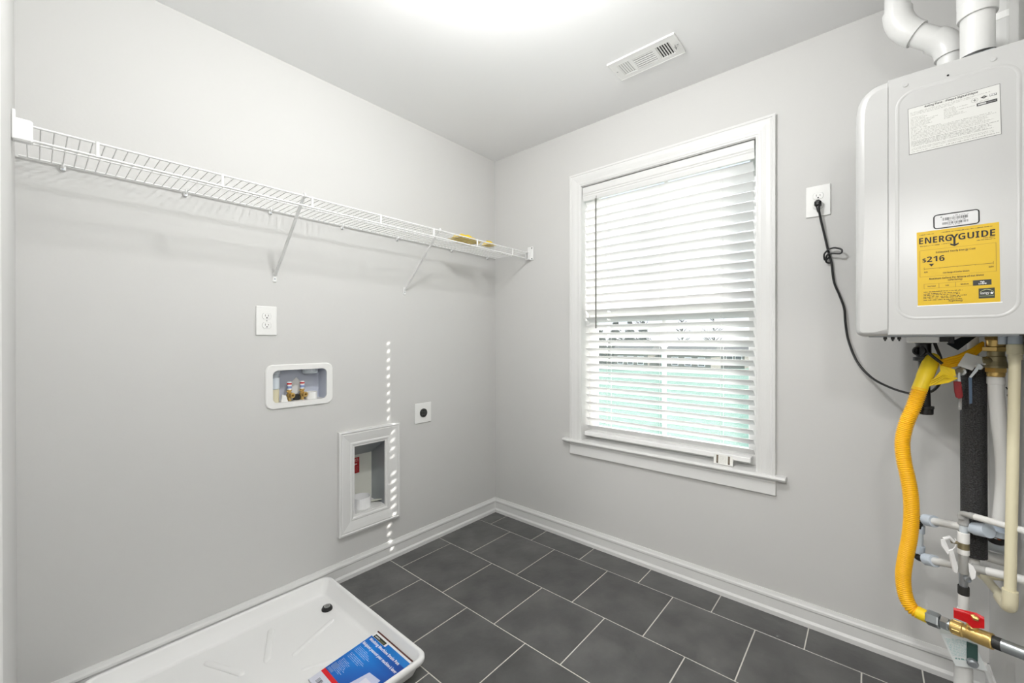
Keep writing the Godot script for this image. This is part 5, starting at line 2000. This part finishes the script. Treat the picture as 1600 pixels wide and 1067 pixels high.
	obj("wire", s, M.dark_red, t)
	rebase(t, Vector3(2.2962, 0.5790, 0.2600))

func build_gas():
	var a := Vector3(2.1027, 0.4247, 0.4930)
	var w := Vector3(2.2615, 0.4397, 0.5600)
	var d := (w - a).normalized()
	var at := func(k: float) -> Vector3: return a + (w - a) * k
	var len := (w - a).length()
	var t := thing("gas_valve", "brass gas shut-off valve with a red lever joining the yellow hose to a steel pipe", "valve")
	var s := new_st()
	hexagon(s, at.call(0.0), d, 0.0195, len * 0.155, 0.2)
	hexagon(s, at.call(0.165), d, 0.0170, len * 0.09, 0.5)
	lathe(s, at.call(0.25), d, [[0.012, 0], [0.012, len * 0.05]], 16)
	obj("flare_nut", s, M.steel, t)
	s = new_st()
	lathe(s, at.call(0.28), d, [[0, 0], [0.0165, 0], [0.018, 0.002], [0.018, 0.022], [0.0162, 0.024], [0.0162, 0.030], [0.018, 0.040], [0.0185, 0.060], [0.0190, len * 0.42], [0.018, len * 0.435], [0, len * 0.435]], 24)
	for k in 8:
		var an := TAU * k / 8.0
		var fr := frame_of(d)
		bx(s, at.call(0.28) + d * 0.012 + (fr.x * cos(an) + fr.y * sin(an)) * 0.0172, Vector3(0.004, 0.003, 0.016), 0.0008, Basis(fr.x * cos(an) + fr.y * sin(an), d.cross(fr.x * cos(an) + fr.y * sin(an)), d))
	lathe(s, at.call(0.50), Vector3(0.0, 1, 0.15), [[0.0115, 0], [0.0115, 0.022], [0.0085, 0.026], [0, 0.026]], 16)
	obj("body", s, M.brass, t)
	s = new_st()
	slab(s, [Vector3(2.1482, 0.4868, 0.5350), Vector3(2.1748, 0.4906, 0.5400), Vector3(2.1873, 0.4945, 0.5450), Vector3(2.1996, 0.4918, 0.5500), Vector3(2.1996, 0.4693, 0.5500), Vector3(2.1797, 0.4593, 0.5450), Vector3(2.1737, 0.4655, 0.5400), Vector3(2.1482, 0.4666, 0.5350)], 0.006)
	obj("lever", s, M.red, t)
	s = new_st()
	lathe(s, Vector3(2.1852, 0.4862, 0.5450), Vector3(0, 1, 0.5), [[0.0085, -0.004], [0.0085, 0.003], [0.004, 0.005], [0, 0.005]], 6, 0.0, true)
	obj("nut", s, M.brass, t)
	rebase(t, a)
	t = thing("gas_pipe", "steel gas pipe running from the brass valve to the right wall", "pipe")
	s = new_st()
	tube(s, [at.call(0.70), at.call(0.80)], 0.0152, 20)
	obj("thread", s, M.dark, t)
	s = new_st()
	var e: Vector3 = at.call(0.79)
	var k1 := (W - 0.001 - e.x) / d.x
	tube(s, [e, e + d * k1], 0.0150, 20)
	obj("pipe", s, M.steel, t)
	rebase(t, e)
	# paper tag with green print hung on the valve, and the green key below
	var im := Image.create(220, 320, false, Image.FORMAT_RGB8)
	im.fill(Color(0.90, 0.92, 0.92))
	var rng := RandomNumberGenerator.new()
	rng.seed = 31
	for k in 16:
		print_row(im, 16, rng.randi_range(150, 205), 96 + k * 9, 4, Color(0.55, 0.76, 0.76), rng)
	print_row(im, 24, 190, 250, 12, Color(0.25, 0.55, 0.52), rng)
	im.fill_rect(Rect2i(0, 0, 220, 60), Color(0.86, 0.88, 0.87))
	var o := place("instruction_tag", card(0.062, 0.100, 0.0008), image_mat(im, 0.6))
	tag(o, "white paper instruction tag with green print behind the brass gas valve", "tag")
	var lo := Vector3(2.1608, 0.2932, 0.4500)
	var hi := Vector3(2.1517, 0.4507, 0.4550)
	var rt := Vector3(2.2200, 0.3161, 0.4600)
	o.transform = Transform3D(Basis((rt - lo).normalized(), (hi - lo).normalized(), (rt - lo).cross(hi - lo).normalized()).orthonormalized(), lo)
	s = new_st()
	bx(s, Vector3(2.1885, 0.3600, 0.4750), Vector3(0.020, 0.044, 0.005), 0.001)
	o = obj("green_plate", s, flat_mat(0.24, 0.36, 0.34, 0.35, 0.3))
	tag(o, "small dark green metal plate on the paper tag under the gas valve", "plate")
	s = new_st()
	lathe(s, Vector3(2.1884, 0.3332, 0.4760), Vector3(0.1, -0.3, 1), [[0, -0.005], [0.0105, -0.004], [0.0115, 0.006], [0.009, 0.010], [0, 0.011]], 18)
	o = obj("round_knob", s, M.galv)
	tag(o, "round grey metal knob below the green plate by the valve", "knob")
